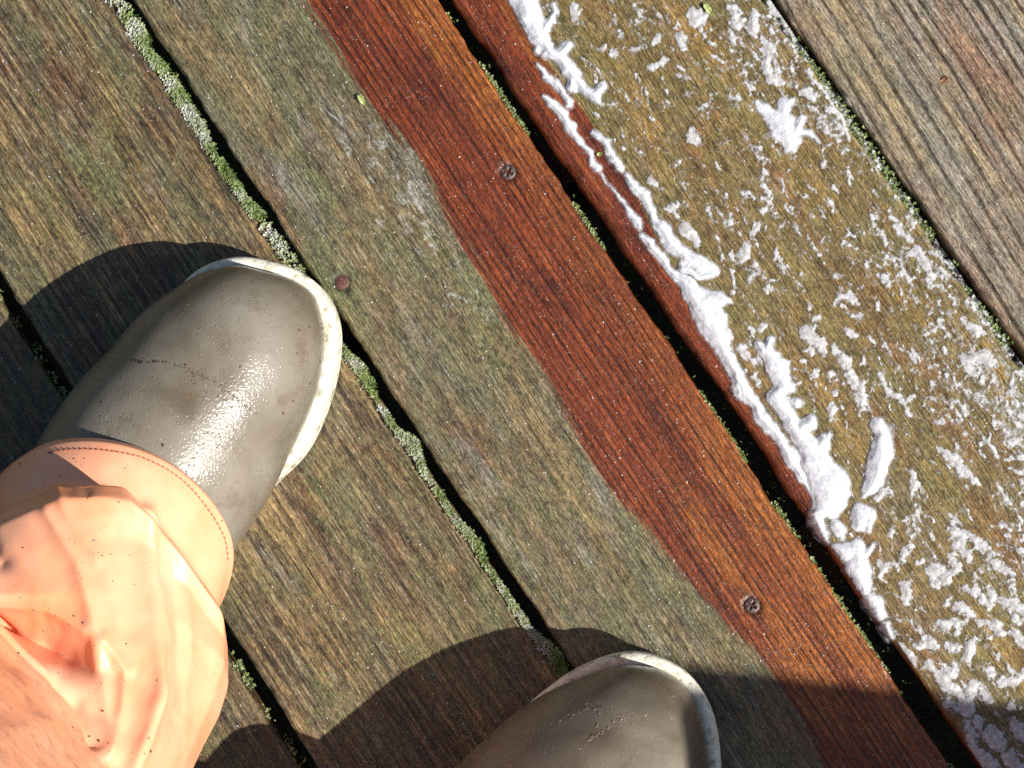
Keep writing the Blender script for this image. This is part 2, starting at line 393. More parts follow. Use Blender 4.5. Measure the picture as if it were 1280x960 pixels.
SURF = {}
def plank(idx, eL, eR, cfg, dense, seed):
    if dense:
        xs = np.concatenate([np.linspace(X0, -0.40, 60, endpoint=False), np.arange(-0.40, 0.40, 0.0018), np.linspace(0.40, X1, 60)])
        nt_ = 216
    else:
        xs = np.linspace(X0, X1, 120); nt_ = 24
    t = np.linspace(0, 1, nt_)
    ml = 0.5
    yl = eL[0] + eL[1] * xs; yr = eR[0] + eR[1] * xs
    yl = yl + (fbm(xs * 38, xs * 0 + 3, seed + 1) - 0.5) * 0.0030 + (fbm(xs * 230, xs * 0 + 1, seed + 2) - 0.5) * 0.0014
    yr = yr + (fbm(xs * 38, xs * 0 + 7, seed + 3) - 0.5) * 0.0030 + (fbm(xs * 230, xs * 0 + 5, seed + 4) - 0.5) * 0.0014
    X = np.repeat(xs[:, None], nt_, 1); Y = yl[:, None] + (yr - yl)[:, None] * t[None, :]
    # growth rings
    per = cfg['per']
    wv = Y + cfg['tilt'] * X + (fbm(X * 3.0, Y * 14, seed + 9, 3) - 0.5) * cfg['warp'] * 2 + (fbm(X * 16, Y * 60, seed + 11, 2) - 0.5) * 0.0022
    ph = wv / per
    ph = ph + 0.6 * vnoise(np.floor(ph), np.floor(ph) * 0, seed + 13) * 0
    fr = ph - np.floor(ph)
    amp = (0.8 if idx == 4 else 0.55) + (0.2 if idx == 4 else 0.45) * vnoise(np.floor(ph) * 7.3, X * 2.2, seed + 15)
    groove = (sstep(0.62 if idx == 4 else 0.50, 0.82, fr) * (1 - sstep(0.86, 1.0, fr))) * amp
    brk = 0.6 + 0.4 * sstep(0.35, 0.6, fbm(X * 14, Y * 320, seed + 16, 2))
    groove = groove * brk
    clean = np.zeros_like(X); film = np.zeros_like(X)
    wob = (fbm(X * 60, Y * 420, seed + 21, 3) - 0.5) * 0.012
    wob = (fbm(X * 14, Y * 520, seed + 21, 3) - 0.5) * 0.009 + (fbm(X * 60, Y * 1100, seed + 22, 2) - 0.5) * 0.004
    if idx == 2:
        b = np.interp(X, SX, SY)
        clean = sstep(-0.0022, 0.0022, Y - b + wob * 1.1)
        groove = groove * (0.30 + 0.9 * clean)
        u = (Y - yl[:, None]) / 0.14
        film = 0.63 * sstep(0.10, 0.40, u) * (1 - clean) * (0.35 + 0.65 * sstep(0.15, -0.12, X))
        film = film * (0.55 + 0.65 * sstep(0.36, 0.60, fbm(X * 9, Y * 30, 77, 3))) * 1.15
        film = np.maximum(film, 0.66 * sstep(0.195, 0.24, X) * sstep(-0.01, 0.02, Y - b + 0.03))
        film = np.maximum(film, 0.40 * sstep(0.10, 0.20, X) * clean)
    if idx == 3:
        b = np.interp(X, TX, TY)
        clean = sstep(0.0012, -0.0012, Y - b + wob * 0.4)
        groove = groove * (0.35 + 0.5 * clean)
        film = 0.74 * (1 - clean) * (0.5 + 0.5 * sstep(0.06, 0.13, Y - yl[:, None]) + 0.3 * sstep(0.05, 0.25, X))
    gold = np.zeros_like(X)
    if idx == 2:
        gold = sstep(0.030, 0.004, yr[:, None] - Y + (fbm(X * 8, Y * 60, 91, 3) - 0.5) * 0.04) * (0.35 + 0.65 * sstep(0.4, 0.6, fbm(X * 6, Y * 8, 93, 2)))
        for gx_, gy_, gr_ in ((545, 20, 0.012), (955, 640, 0.016), (900, 690, 0.012)):
            a_, b_ = loc(gx_, gy_); gold = np.maximum(gold, np.exp(-((X - a_) / (gr_ * 3.5)) ** 2 - ((Y - b_) / gr_ / 0.8) ** 2))
    if idx == 1:
        film = 0.42 * sstep(0.42, 0.65, fbm(X * 7, Y * 18, 41, 3))
    Z = -cfg['dep'] * groove * (1 if idx != 2 else (0.35 + 0.9 * clean))
    Z = Z + (fbm(X * 5, Y * 12, seed + 30, 3) - 0.5) * 0.0012 + (fbm(X * 90, Y * 500, seed + 33, 2) - 0.5) * 0.00022
    if idx == 2:
        Z = Z + 0.00035 * (1 - clean)
    # eased edges
    dl = Y - yl[:, None]; dr = yr[:, None] - Y
    rl = cfg['rl'] * (1 + 0.5 * (fbm(xs * 20, xs * 0, seed + 40) - 0.5))[:, None]; rr = cfg['rr'] * (1 + 0.6 * (fbm(xs * 20, xs * 0 + 9, seed + 41) - 0.5))[:, None]
    for d, r in ((dl, rl), (dr, rr)):
        q = np.clip(1 - d / r, 0, 1)
        Z = Z - r * (1 - np.sqrt(np.clip(1 - q * q, 0, 1))) * 0.9
    for (k, px, py, mt) in SCREWS:
        if k == idx:
            sx, sy = loc(px, py)
            rr_ = np.hypot(X - sx, (Y - sy))
            Z = Z - 0.0012 * (1 - sstep(0.0042, 0.0062, rr_)) 
            tail = np.exp(-((Y - sy) / 0.0016) ** 2) * np.exp(-((np.abs(X - sx) - 0.006) / 0.006) ** 2)
            groove = np.maximum(groove, np.maximum(0.75 * (1 - sstep(0.0045, 0.0062, rr_)), 0.8 * tail))
    if idx == 3:   # knots in the rinsed strip
        for (px, py, s) in ((740, 160, 0.006), (752, 178, 0.0045), (608, 34, 0.0045)):
            sx, sy = loc(px, py); k = np.exp(-(((X - sx) / (s * 1.6)) ** 2 + ((Y - sy) / s) ** 2))
            groove = np.maximum(groove, 0.8 * k * (0.55 + 0.45 * np.sin(np.hypot((X - sx) / 1.6, Y - sy) * 5200)))
    SURF[idx] = (xs, yl, yr, Z)
    # side walls
    thick = 0.028
    colsX = [X[:, :1], X[:, :1], X, X[:, -1:], X[:, -1:]]
    colsY = [Y[:, :1], Y[:, :1] + 0.0002, Y, Y[:, -1:] - 0.0002, Y[:, -1:]]
    colsZ = [Z[:, :1] * 0 - thick, Z[:, :1] - 0.010, Z, Z[:, -1:] - 0.010, Z[:, -1:] * 0 - thick]
    pad = lambda A, v: np.concatenate([A[:, :1], A[:, :1], A, A[:, -1:], A[:, -1:]], 1)
    X = np.concatenate(colsX, 1); Y = np.concatenate(colsY, 1); Z = np.concatenate(colsZ, 1)
    gold = pad(gold, 0); groove = pad(groove, 0); clean = pad(clean, 0); film = pad(film, 0)
    nr, nc = X.shape
    V = np.stack([X, Y, Z], -1).reshape(-1, 3)
    me = mesh_from('plank', V, grid_faces(nr, nc)[:, ::-1])
    attr(me, 'gold', gold); attr(me, 'groove', groove); attr(me, 'clean', clean); attr(me, 'film', film)
    ob = link('plank', me, M[cfg['mat']], deck)
    ob.rotation_euler = (0, 0, ANG)
    return ob

PL = {}
LABELS = {1: 'brown weathered plank under the left boot', 2: 'plank with a rinsed red stripe beside its dirty half', 3: 'plank spread with white soap foam', 4: 'dry looking plank with deep ribbed grain'}
for i in range(5):
    PL[i] = plank(i, EDGES[i][0], EDGES[i][1], CFG[i], True, 100 + i * 50)
    if i in LABELS: PL[i]['label'] = LABELS[i]
yb = EDGES[0][0][0]
for k in range(1, 9):                                        # the deck goes on to the left of the frame
    y1 = yb - 0.008 - 0.148 * (k - 1)
    plank(-k, (y1 - 0.14, 0), (y1, 0), dict(CFG[1] if k % 2 else CFG[0]), False, 900 + k * 7)
yt = EDGES[4][1][0]
for k in range(1, 9):                                        # and to the right
    y0 = yt + 0.008 + 0.148 * (k - 1)
    plank(10 + k, (y0, 0), (y0 + 0.14, 0), dict(CFG[4] if k % 2 else CFG[1]), False, 1900 + k * 7)

def surf_z(idx, x, y):
    xs, yl, yr, Z = SURF[idx]
    i = int(np.clip(np.searchsorted(xs, x), 0, len(xs) - 1))
    t = (y - yl[i]) / (yr[i] - yl[i])
    return float(Z[i, int(np.clip(t * (Z.shape[1] - 1), 0, Z.shape[1] - 1))])

# joists run across below the planks
sx0, sy0 = loc(635, 215); sx1, _ = loc(940, 757)
stepx = sx1 - sx0
for k in range(-5, 6):
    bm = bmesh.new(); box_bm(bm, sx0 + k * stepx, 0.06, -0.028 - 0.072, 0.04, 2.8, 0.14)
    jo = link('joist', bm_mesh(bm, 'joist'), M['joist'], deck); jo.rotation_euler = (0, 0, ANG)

def screw_mesh(rot, plain=False):
    nr, na = 9, 32
    V = [(0, 0, 0.0004 if plain else -0.0014)]
    rs = np.linspace(0.0005, 0.0043, nr)
    for r in rs:
        for a in range(na):
            th = 2 * math.pi * a / na
            x, y = r * math.cos(th), r * math.sin(th)
            u = abs(x * math.cos(rot) + y * math.sin(rot)); v = abs(-x * math.sin(rot) + y * math.cos(rot))
            cross = not plain and (min(u, v) < 0.00055 and max(u, v) < 0.0024 or r < 0.0008)
            z = -0.0013 if cross else 0.0004 - 0.0007 * (r / 0.0043) ** 4
            V.append((x, y, z))
    for a in range(na):
        th = 2 * math.pi * a / na; V.append((0.0043 * math.cos(th), 0.0043 * math.sin(th), -0.003))
    Fc = [(0, 1 + a, 1 + (a + 1) % na) for a in range(na)]
    for r in range(nr):
        for a in range(na):
            Fc.append((1 + r * na + a, 1 + (r + 1) * na + a, 1 + (r + 1) * na + (a + 1) % na, 1 + r * na + (a + 1) % na))
    return mesh_from('screw', V, Fc)
for (k, px, py, mt) in SCREWS:
    x, y = loc(px, py)
    s = link('screw', screw_mesh(random.uniform(0.3, 1.2), mt == 'rust'), M[mt], PL[k])
    s.location = (x, y, surf_z(k, x, y) + (0.0008 if mt == 'screw' else 0.00015))

# ------------------------------------------------------------------ foam
PXM = 1 / 2300.0
def field(gx, gy, strokes):
    """signed depth (m) inside a union of tapering strokes, in plank coordinates"""
    wx = (fbm(gx * 110, gy * 110, 301, 2) - 0.5) * 0.0042; wy = (fbm(gx * 110, gy * 110, 355, 2) - 0.5) * 0.0042
    X = gx + wx; Y = gy + wy
    D = np.full(gx.shape, -0.02)
    for st in strokes:
        pts = [(*loc(a, b), (c * 1.08 + 0.9) * PXM) for a, b, c in st]
        if len(pts) == 1: pts = pts * 2
        for (x0, y0, r0), (x1, y1, r1) in zip(pts[:-1], pts[1:]):
            rm = max(r0, r1) + 0.006
            sx_ = (min(x0, x1) - rm, max(x0, x1) + rm); sy_ = (min(y0, y1) - rm, max(y0, y1) + rm)
            ii = np.where((gx[:, 0] > sx_[0]) & (gx[:, 0] < sx_[1]))[0]; jj = np.where((gy[0] > sy_[0]) & (gy[0] < sy_[1]))[0]
            if not len(ii) or not len(jj): continue
            s = np.s_[ii[0]:ii[-1] + 1, jj[0]:jj[-1] + 1]
            xx, yy = X[s], Y[s]
            dx, dy = x1 - x0, y1 - y0; L2 = dx * dx + dy * dy + 1e-12
            t = np.clip(((xx - x0) * dx + (yy - y0) * dy) / L2, 0, 1)
            d = (r0 + (r1 - r0) * t) - np.hypot(xx - x0 - dx * t, yy - y0 - dy * t)
            k = 0.0011; a = D[s]; h = np.clip(0.5 + 0.5 * (d - a) / k, 0, 1)
            D[s] = a * (1 - h) + d * h + k * h * (1 - h)
    return D

def surf_grid(idx, gx, gy):
    xs, yl, yr, Z = SURF[idx]
    i = np.clip(np.searchsorted(xs, gx), 0, len(xs) - 1)
    t = np.clip((gy - yl[i]) / (yr[i] - yl[i]), 0, 1) * (Z.shape[1] - 1)
    j = np.clip(t.astype(int), 0, Z.shape[1] - 2)
    return np.maximum(Z[i, j] * (1 - (t - j)) + Z[i, j + 1] * (t - j), -0.009)

def foam_mesh(name, gx, gy, D, cfac, base=0.0, lump=0.0, rag=0.0007):
    ns = 0.6 * (fbm(gx * 260, gy * 260, 411, 3) - 0.5) + (0.7 * (fbm(gx * 620, gy * 620, 417, 2) - 0.5) if rag > 0.002 else 0)
    D = D + ns * rag
    inside = np.maximum(D, 0)
    h = cfac * np.sqrt(inside * 0.010) * (0.45 + 0.55 * sstep(0, 0.004, inside)) * (1 + lump * (fbm(gx * 120, gy * 120, 431, 2) - 0.5) * 2) + np.minimum(D, 0) * 0.9
    h = np.maximum(h, -0.0016)
    Z = h + base + surf_grid(3, gx, gy)
    keep = D > -0.0009
    q = keep[:-1, :-1] | keep[1:, :-1] | keep[1:, 1:] | keep[:-1, 1:]
    nr, nc = D.shape
    Fc = grid_faces(nr, nc)[q.ravel()]
    if len(Fc) == 0: return None
    used = np.unique(Fc); remap = np.full(nr * nc, -1); remap[used] = np.arange(len(used))
    V = np.stack([gx, gy, Z], -1).reshape(-1, 3)[used]
    me = mesh_from(name, V, remap[Fc][:, ::-1])
    attr(me, 'thick', np.clip(inside.ravel()[used] / 0.004, 0, 1))
    return me

def sub_grid(strokes, res=0.00045, pad=14):
    a = np.array([(*loc(x, y), r) for st in strokes for x, y, r in st])
    m = (a[:, 2].max() + pad) * PXM
    gx, gy = np.meshgrid(np.arange(a[:, 0].min() - m, a[:, 0].max() + m, res), np.arange(a[:, 1].min() - m, a[:, 1].max() + m, res), indexing='ij')
    return gx, gy

BIG = [
 ('foam_streak', 'thick white foam streak at the top edge of the soapy plank', [
   [(628, -40, 15), (640, -20, 16), (654, 0, 17), (664, 24, 14), (675, 47, 12), (687, 65, 8), (701, 73, 7), (711, 87, 8), (721, 97, 7), (734, 114, 5), (744, 120, 7), (750, 131, 2)],
   [(700, 66, 6), (706, 58, 7)], [(746, 118, 6), (753, 110, 6)], [(716, 100, 6), (716, 107, 8)], [(676, 44, 8), (683, 33, 7), (691, 25, 4.5), (695, 14, 3.5), (691, 5, 4)], [(671, 64, 5.5)], [(683, 69, 6)]]),
 ('foam_streak', 'thin forked trickle of foam on the rinsed red edge near the top', [
   [(670, 80, 2), (683, 95, 4), (695, 104, 5), (703, 114, 4.5), (709, 124, 4.5), (712, 132, 5)],
   [(679, 120, 2), (689, 130, 5), (705, 146, 7), (713, 160, 7), (724, 175, 5), (734, 189, 3.5), (740, 201, 4), (748, 208, 5)],
   [(750, 214, 1.2), (762, 233, 1.2), (776, 251, 2), (787, 267, 3.4), (797, 277, 5), (801, 284, 3)]]),
 ('foam_streak', 'narrow foam ribbon ending in a folded tongue on the soapy plank', [
   [(744, 165, 3), (756, 177, 5), (761, 189, 4.5), (767, 199, 5), (774, 212, 4), (777, 217, 1.5)],
   [(783, 222, 3), (793, 233, 6), (805, 247, 8), (813, 261, 6), (819, 273, 4), (827, 281, 8), (837, 296, 8), (846, 312, 8), (860, 322, 8), (878, 330, 8), (892, 338, 6.5)],
   [(854, 335, 6), (870, 341, 5.5), (888, 343, 5)]]),
 ('foam_streak', 'longest white foam streak following the red edge of the soapy plank', [
   [(803, 294, 4), (815, 306, 7), (827, 320, 7), (837, 336, 5), (850, 349, 8), (862, 362, 12), (878, 381, 17), (890, 400, 17), (898, 420, 13), (905, 440, 10), (921, 470, 10), (935, 495, 9), (953, 520, 8), (974, 548, 7), (992, 576, 7), (1005, 600, 5), (1013, 615, 2)],
   [(885, 378, 12), (900, 376, 9), (915, 377, 3)], [(921, 482, 7), (927, 493, 7)]]),
 ('foam_streak', 'wavy swelling foam streak widening into a broad white pool', [
   [(946, 431, 6), (953, 438, 8), (960, 442, 9), (974, 463, 12), (981, 482, 11), (971, 494, 11), (985, 520, 9), (1002, 548, 12), (1020, 576, 17), (1036, 604, 24), (1036, 624, 22)],
   [(963, 423, 5), (961, 440, 7)], [(995, 505, 6)], [(1005, 535, 9), (1014, 530, 11)], [(1022, 560, 8), (1031, 554, 8), (1040, 544, 2.5)], [(1021, 640, 10), (1041, 641, 9)]]),
 ('foam_patch', 'white curved foam slug standing alone on the soapy plank', [
   [(1094, 529, 9), (1104, 541, 11), (1102, 568, 13), (1094, 594, 12), (1084, 612, 8), (1078, 622, 3)]]),
 ('foam_patch', 'flat foam patch at the plank edge below the broad pool', [
   [(1015, 636, 4), (1021, 651, 9), (1029, 668, 8), (1035, 680, 3)], [(1046, 656, 6), (1051, 664, 7), (1053, 675, 3)]]),
 ('foam_patch', 'small split foam patch beside the red stained wood', [
   [(1074, 657, 9), (1077, 645, 12), (1088, 646, 6), (1086, 664, 3)]]),
 ('foam_patch', 'lobed foam patch sliding over the plank edge below the split one', [
   [(1041, 684, 3), (1057, 690, 11), (1072, 690, 12), (1074, 710, 15), (1078, 727, 10), (1082, 738, 6)], [(1094, 681, 4), (1084, 690, 5)]]),
 ('foam_patch', 'pair of rounded foam lobes hanging on the plank edge over the gap', [
   [(1088, 746, 8), (1092, 754, 10), (1098, 767, 8)], [(1106, 783, 6.5), (1112, 796, 5)]]),
 ('foam_patch', 'splayed white foam patch with arms near the upper right plank edge', [
   [(957, 138, 6), (968, 149, 9), (980, 160, 15), (990, 173, 12), (986, 187, 5)], [(947, 130, 3), (957, 138, 6)], [(978, 142, 7), (982, 128, 9), (990, 125, 5)], [(998, 166, 7), (1003, 150, 5)], [(1003, 165, 5), (1013, 167, 4), (1022, 179, 2.5)]]),
]
for nm, lab, st in BIG:
    gx, gy = sub_grid(st)
    D = field(gx, gy, st)
    me = foam_mesh(nm, gx, gy, D, 0.17 if 'splayed' in lab else (0.27 if ('flat' in lab or 'lobe' in lab or 'split' in lab) else 0.34), 0.0004, 0.3, 0.0010)
    ob = link(nm, me, M['foam'], label=lab, cat='foam', group='foam on the soapy plank')
    ob.rotation_euler = (0, 0, ANG)

SMALL = [
 [(718, 8, 5), (720, 24, 5)], [(856, 284, 7), (864, 296, 6), (870, 310, 2)], [(1043, 431, 3), (1055, 449, 6), (1066, 474, 7), (1075, 498, 7), (1078, 511, 3)],
 [(1043, 491, 4)], [(1041, 504, 3), (1041, 512, 5), (1039, 525, 2)], [(1009, 418, 10), (1024, 428, 8), (1031, 440, 4)], [(1013, 438, 5)], [(1020, 468, 5)], [(1176, 559, 4), (1194, 573, 7), (1208, 590, 6), (1222, 605, 4)],
 [(1196, 668, 8), (1206, 668, 6), (1198, 682, 6), (1208, 692, 5), (1212, 701, 3)], [(1206, 668, 5), (1218, 676, 5), (1232, 686, 5)], [(1236, 696, 4), (1248, 707, 5), (1264, 718, 4)],
 [(1163, 717, 7), (1175, 712, 9), (1184, 726, 7)], [(1167, 729, 6)], [(1190, 697, 5), (1197, 708, 6), (1190, 716, 4)], [(1129, 733, 6), (1132, 743, 7), (1130, 755, 5)], [(1127, 690, 5), (1125, 700, 4)], [(1130, 690, 3), (1138, 680, 4)],
 [(1115, 663, 4), (1112, 672, 2)], [(1100, 700, 3), (1107, 707, 4.5), (1102, 718, 3)], [(1145, 704, 4), (1152, 702, 3)], [(1174, 776, 4), (1185, 780, 6), (1196, 775, 6), (1205, 777, 4)], [(1197, 792, 5)], [(1128, 810, 9), (1137, 821, 8), (1141, 834, 5)],
 [(1152, 806, 6), (1160, 802, 7), (1167, 808, 4)], [(1184, 809, 5), (1194, 808, 4)], [(1205, 820, 5), (1212, 810, 7), (1217, 800, 4)], [(1189, 841, 9), (1178, 846, 8), (1187, 860, 7), (1201, 867, 6)], [(1162, 832, 7), (1172, 842, 5)],
 [(1215, 857, 8), (1214, 867, 6)], [(1229, 862, 6), (1235, 873, 5)], [(1250, 853, 5), (1264, 851, 6), (1277, 842, 5), (1290, 832, 5)], [(1232, 836, 3.5), (1240, 836, 3.5), (1243, 843, 3.5), (1236, 846, 3)], [(1206, 884, 12)], [(1223, 902, 9)], [(1208, 905, 5), (1214, 922, 7)],
 [(1238, 918, 10), (1247, 930, 9)], [(1228, 946, 9), (1240, 958, 8)], [(1268, 908, 8), (1278, 918, 8)], [(1262, 885, 5)], [(1218, 936, 8), (1222, 955, 7)], [(1260, 945, 9), (1272, 960, 8)], [(1222, 974, 10)], [(1185, 880, 6)],
 [(1233, 735, 5), (1240, 745, 6), (1238, 755, 4)], [(1218, 735, 3), (1228, 750, 5), (1238, 757, 3)], [(1255, 750, 6), (1268, 757, 7), (1282, 764, 6)], [(1270, 775, 6)], [(1225, 775, 4), (1240, 780, 6), (1250, 790, 5)], [(1248, 790, 6), (1244, 778, 4)], [(1270, 793, 7), (1278, 805, 6)],
 [(1195, 757, 4), (1206, 760, 6), (1216, 768, 4)], [(1180, 755, 3), (1186, 748, 3)], [(1205, 735, 3), (1216, 742, 3)],
 [(957, 51, 3.5), (961, 67, 6.5), (960, 85, 6.5), (964, 102, 7)], [(973, 104, 5)], [(943, 20, 9), (941, 34, 8), (946, 42, 3)], [(921, 30, 6), (928, 26, 5)], [(914, 9, 6), (920, 18, 5)], [(915, 43, 5), (918, 54, 3)], [(864, 12, 5), (872, 24, 8), (880, 19, 4)], [(876, 34, 3), (879, 50, 1.5)],
 [(862, 166, 6), (868, 174, 7), (875, 180, 4)], [(1006, 117, 5), (1016, 124, 5), (1014, 115, 3)], [(851, 47, 7), (854, 60, 4)], [(823, 47, 5), (818, 53, 3)], [(793, 62, 4), (803, 56, 2)], [(771, 67, 5)], [(754, 61, 4)], [(813, 87, 4), (824, 84, 2.5), (830, 78, 4)],
 [(929, 318, 9), (933, 306, 7)], [(947, 282, 5), (943, 292, 5)], [(953, 233, 3), (958, 240, 4.5)], [(886, 259, 4)], [(837, 258, 5), (845, 254, 3)], [(815, 226, 5), (822, 234, 3)], [(913, 272, 3), (912, 284, 2.5)], [(972, 312, 2.5), (971, 324, 4)], [(915, 338, 4), (917, 350, 1.5), (919, 365, 2.5)], [(939, 342, 4), (934, 350, 3)],
 [(966, 243, 1), (957, 262, 4)], [(1010, 87, 2.5), (1033, 118, 3.5), (1043, 140, 2.5), (1059, 162, 2.5), (1064, 176, 1.5)], [(1090, 270, 2), (1100, 292, 3), (1108, 306, 2)], [(1110, 262, 2), (1126, 290, 4), (1136, 300, 3)], [(1135, 318, 5), (1148, 315, 7), (1158, 330, 7), (1163, 345, 4)], [(1120, 325, 3), (1140, 355, 3)],
 [(1215, 450, 8), (1228, 440, 7), (1238, 455, 8)], [(1205, 445, 3), (1214, 465, 4)], [(1205, 400, 4), (1222, 415, 5)], [(1172, 400, 3), (1184, 420, 2.5)], [(1110, 352, 5), (1098, 345, 3)], [(1050, 375, 5), (1065, 370, 5), (1072, 378, 3)], [(1074, 394, 5)], [(1012, 383, 4)], [(1022, 398, 5)], [(1067, 418, 5), (1058, 412, 3)],
 [(1100, 470, 3), (1112, 490, 3), (1130, 500, 5), (1138, 515, 4)], [(1140, 500, 4)], [(1080, 445, 3), (1080, 455, 4)], [(1135, 455, 2.5)], [(1180, 455, 1.5), (1200, 490, 2)], [(1195, 500, 2), (1210, 517, 3)], [(1100, 615, 5), (1096, 625, 4)], [(1140, 590, 4), (1142, 605, 5), (1138, 618, 3)],
 [(1228, 545, 2), (1246, 570, 3)], [(1255, 545, 1.5), (1280, 556, 2)], [(1200, 528, 4)], [(1190, 500, 4)], [(1248, 610, 2), (1262, 630, 4)], [(1262, 480, 1.5), (1285, 515, 2.5)], [(932, 275, 3)], [(962, 2, 3), (972, 16, 4), (986, 35, 3), (994, 47, 3)],
 [(926, 435, 5), (932, 448, 4)], [(944, 470, 3), (951, 478, 4)], [(1003, 452, 4)], [(1040, 470, 3)], [(1052, 480, 3)], [(948, 410, 3), (954, 405, 3)], [(1250, 655, 4), (1262, 662, 4)], [(1278, 690, 5)], [(1288, 640, 5)],
]
gx, gy = np.meshgrid(np.arange(-0.345, 0.36, 0.00045), np.arange(E_Cr[0] + 0.004, E_Dl[0] + 0.004, 0.00045), indexing='ij')
D = field(gx, gy, SMALL)
# scattered froth the brush left behind: small flecks, curls and rings
yrel = (gy - E_Cr[0]) / 0.14
dens = 0.25 + 0.55 * sstep(0.35, 0.95, yrel) + 0.35 * sstep(0.0, 0.3, gx)
dens = dens * (0.4 + 1.0 * sstep(0.38, 0.66, fbm(gx * 26, gy * 34, 510, 3)))
dens = dens * sstep(0.0, 0.012, gy - np.interp(gx, TX, TY))
wgx = gx + (fbm(gx * 30, gy * 30, 571, 2) - 0.5) * 0.02; wgy = gy + (fbm(gx * 30, gy * 30, 575, 2) - 0.5) * 0.02
nf = fbm(wgx * 120, wgy * 330, 520, 4); ng = fbm(wgx * 260, wgy * 560, 560, 3)
ridge = 1 - np.abs(fbm(wgx * 100, wgy * 240, 540, 3) - 0.5) * 2
thr = 0.725 - 0.15 * dens
fl = (np.maximum(nf, 0.40 * ridge + 0.33 * ng) - thr) * 0.0062
D = np.maximum(D, np.where(dens > 0.05, fl, -0.02))
base = np.zeros_like(D)
me = foam_mesh('soap_suds', gx, gy, D, 0.13, 0.0003, 0.3, 0.0032)
ob = link('soap_suds', me, M['suds'], label='scattered flecks and curls of soap suds over the soapy plank', cat='suds', kind='stuff')
ob.rotation_euler = (0, 0, ANG)

# ------------------------------------------------------------------ moss
def moss(name, label, pts, size, tint):
    """tiny leaves; pts: (n,3) roots in plank coordinates"""
    n_ = len(pts)
    k = 3
    c = np.repeat(pts, k, 0)
    m = len(c)
    th = rng.uniform(0, 2 * np.pi, m); el = rng.uniform(0.15, 1.25, m)
    L = size * rng.uniform(0.5, 1.3, m)
    d = np.stack([np.cos(th) * np.cos(el), np.sin(th) * np.cos(el), np.sin(el)], 1)
    s = np.stack([-np.sin(th), np.cos(th), np.zeros(m)], 1) * (L * 0.36)[:, None]
    up = np.array([0, 0, 1.0]) * (L * 0.18)[:, None]
    a = c; b = c + d * (L * 0.55)[:, None] + s + up; e = c + d * L[:, None]; f = c + d * (L * 0.55)[:, None] - s + up
    V = np.stack([a, b, e, f], 1).reshape(-1, 3)
    Fc = np.arange(m * 4).reshape(-1, 4)
    me = mesh_from(name, V, Fc, smooth=False)
    tt = np.repeat(np.repeat(tint, k) + rng.normal(0, 0.07, m), 4)
    attr(me, 'tint', np.clip(tt, 0, 1))
    ob = link(name, me, M['moss'], label=label, cat='moss', kind='stuff')
    ob.rotation_euler = (0, 0, ANG)
    return ob

# gap B: a grey-green cushion along the left lip
def along(n_, x0, x1): return rng.uniform(x0, x1, n_)
xs = along(30000, -0.42, 0.40)
yl_ = E_Bl[0] + E_Bl[1] * xs
wd = 0.0020 + 0.0064 * fbm(xs * 24, xs * 0, 611, 3)
wd = wd * (0.10 + 1.15 * sstep(0.34, 0.62, fbm(xs * 22, xs * 0 + 4, 613, 3)))
t = rng.beta(1.6, 1.4, len(xs))
y = yl_ - 0.0030 + t * (wd + 0.0012) + rng.normal(0, 0.0004, len(xs))
keepm = rng.random(len(xs)) < 0.15 + 0.85 * sstep(0.33, 0.5, fbm(xs * 60, y * 60, 619, 3)); xs, y, t, wd = xs[keepm], y[keepm], t[keepm], wd[keepm]
z = -0.001 + 0.0026 * np.sin(np.clip(t, 0, 1) * np.pi) * (0.4 + fbm(xs * 200, y * 200, 615, 2)) - 0.006 * sstep(0.75, 1.0, t)
tint = 0.22 + 0.95 * fbm(xs * 110, y * 110, 617, 3) - 0.30 * sstep(0.75, 1.0, t) + 0.12 * sstep(0.4, 0.0, t)
moss('moss', 'pale grey-green moss cushion along the gap beside the left boot', np.stack([xs, y, z], 1), 0.0017, tint)
# gap C: thin fringe on the rinsed plank's edge, and threads below
xs = along(7000, -0.40, 0.42)
pr = fbm(xs * 42, xs * 0, 631, 3); xs = xs[(pr > 0.46) & (rng.random(len(xs)) < (pr - 0.42) * 3)]
y = E_Cl[0] + E_Cl[1] * xs + rng.normal(-0.0002, 0.0006, len(xs)); z = -0.0015 - np.abs(rng.normal(0, 0.0022, len(xs)))
x2 = along(260, -0.42, 0.42); y2 = E_Cl[0] + E_Cl[1] * x2 + rng.uniform(0.0, 0.009, len(x2)); z2 = -0.008 - rng.uniform(0, 0.02, len(x2))
moss('moss', 'thin bright moss fringe along the edge of the rinsed red stripe', np.stack([np.r_[xs, x2], np.r_[y, y2], np.r_[z, z2]], 1), 0.0014,
     np.r_[0.35 + 0.35 * rng.random(len(xs)), 0.05 + 0.2 * rng.random(len(x2))])
# gap D: loose sprigs down in the gap
xs = along(5200, -0.42, 0.42)
pr = fbm(xs * 60, xs * 0 + 2, 641, 3); xs = xs[rng.random(len(xs)) < np.clip((pr - 0.40) * 6, 0.04, 1)]
y = E_Dl[0] + E_Dl[1] * xs + np.abs(rng.normal(0.001, 0.0022, len(xs))); z = -0.003 - rng.uniform(0, 0.007, len(xs))
moss('moss', 'small green moss sprigs in the gap beside the ribbed plank', np.stack([xs, y, z], 1), 0.0019, 0.22 + 0.45 * rng.random(len(xs)))
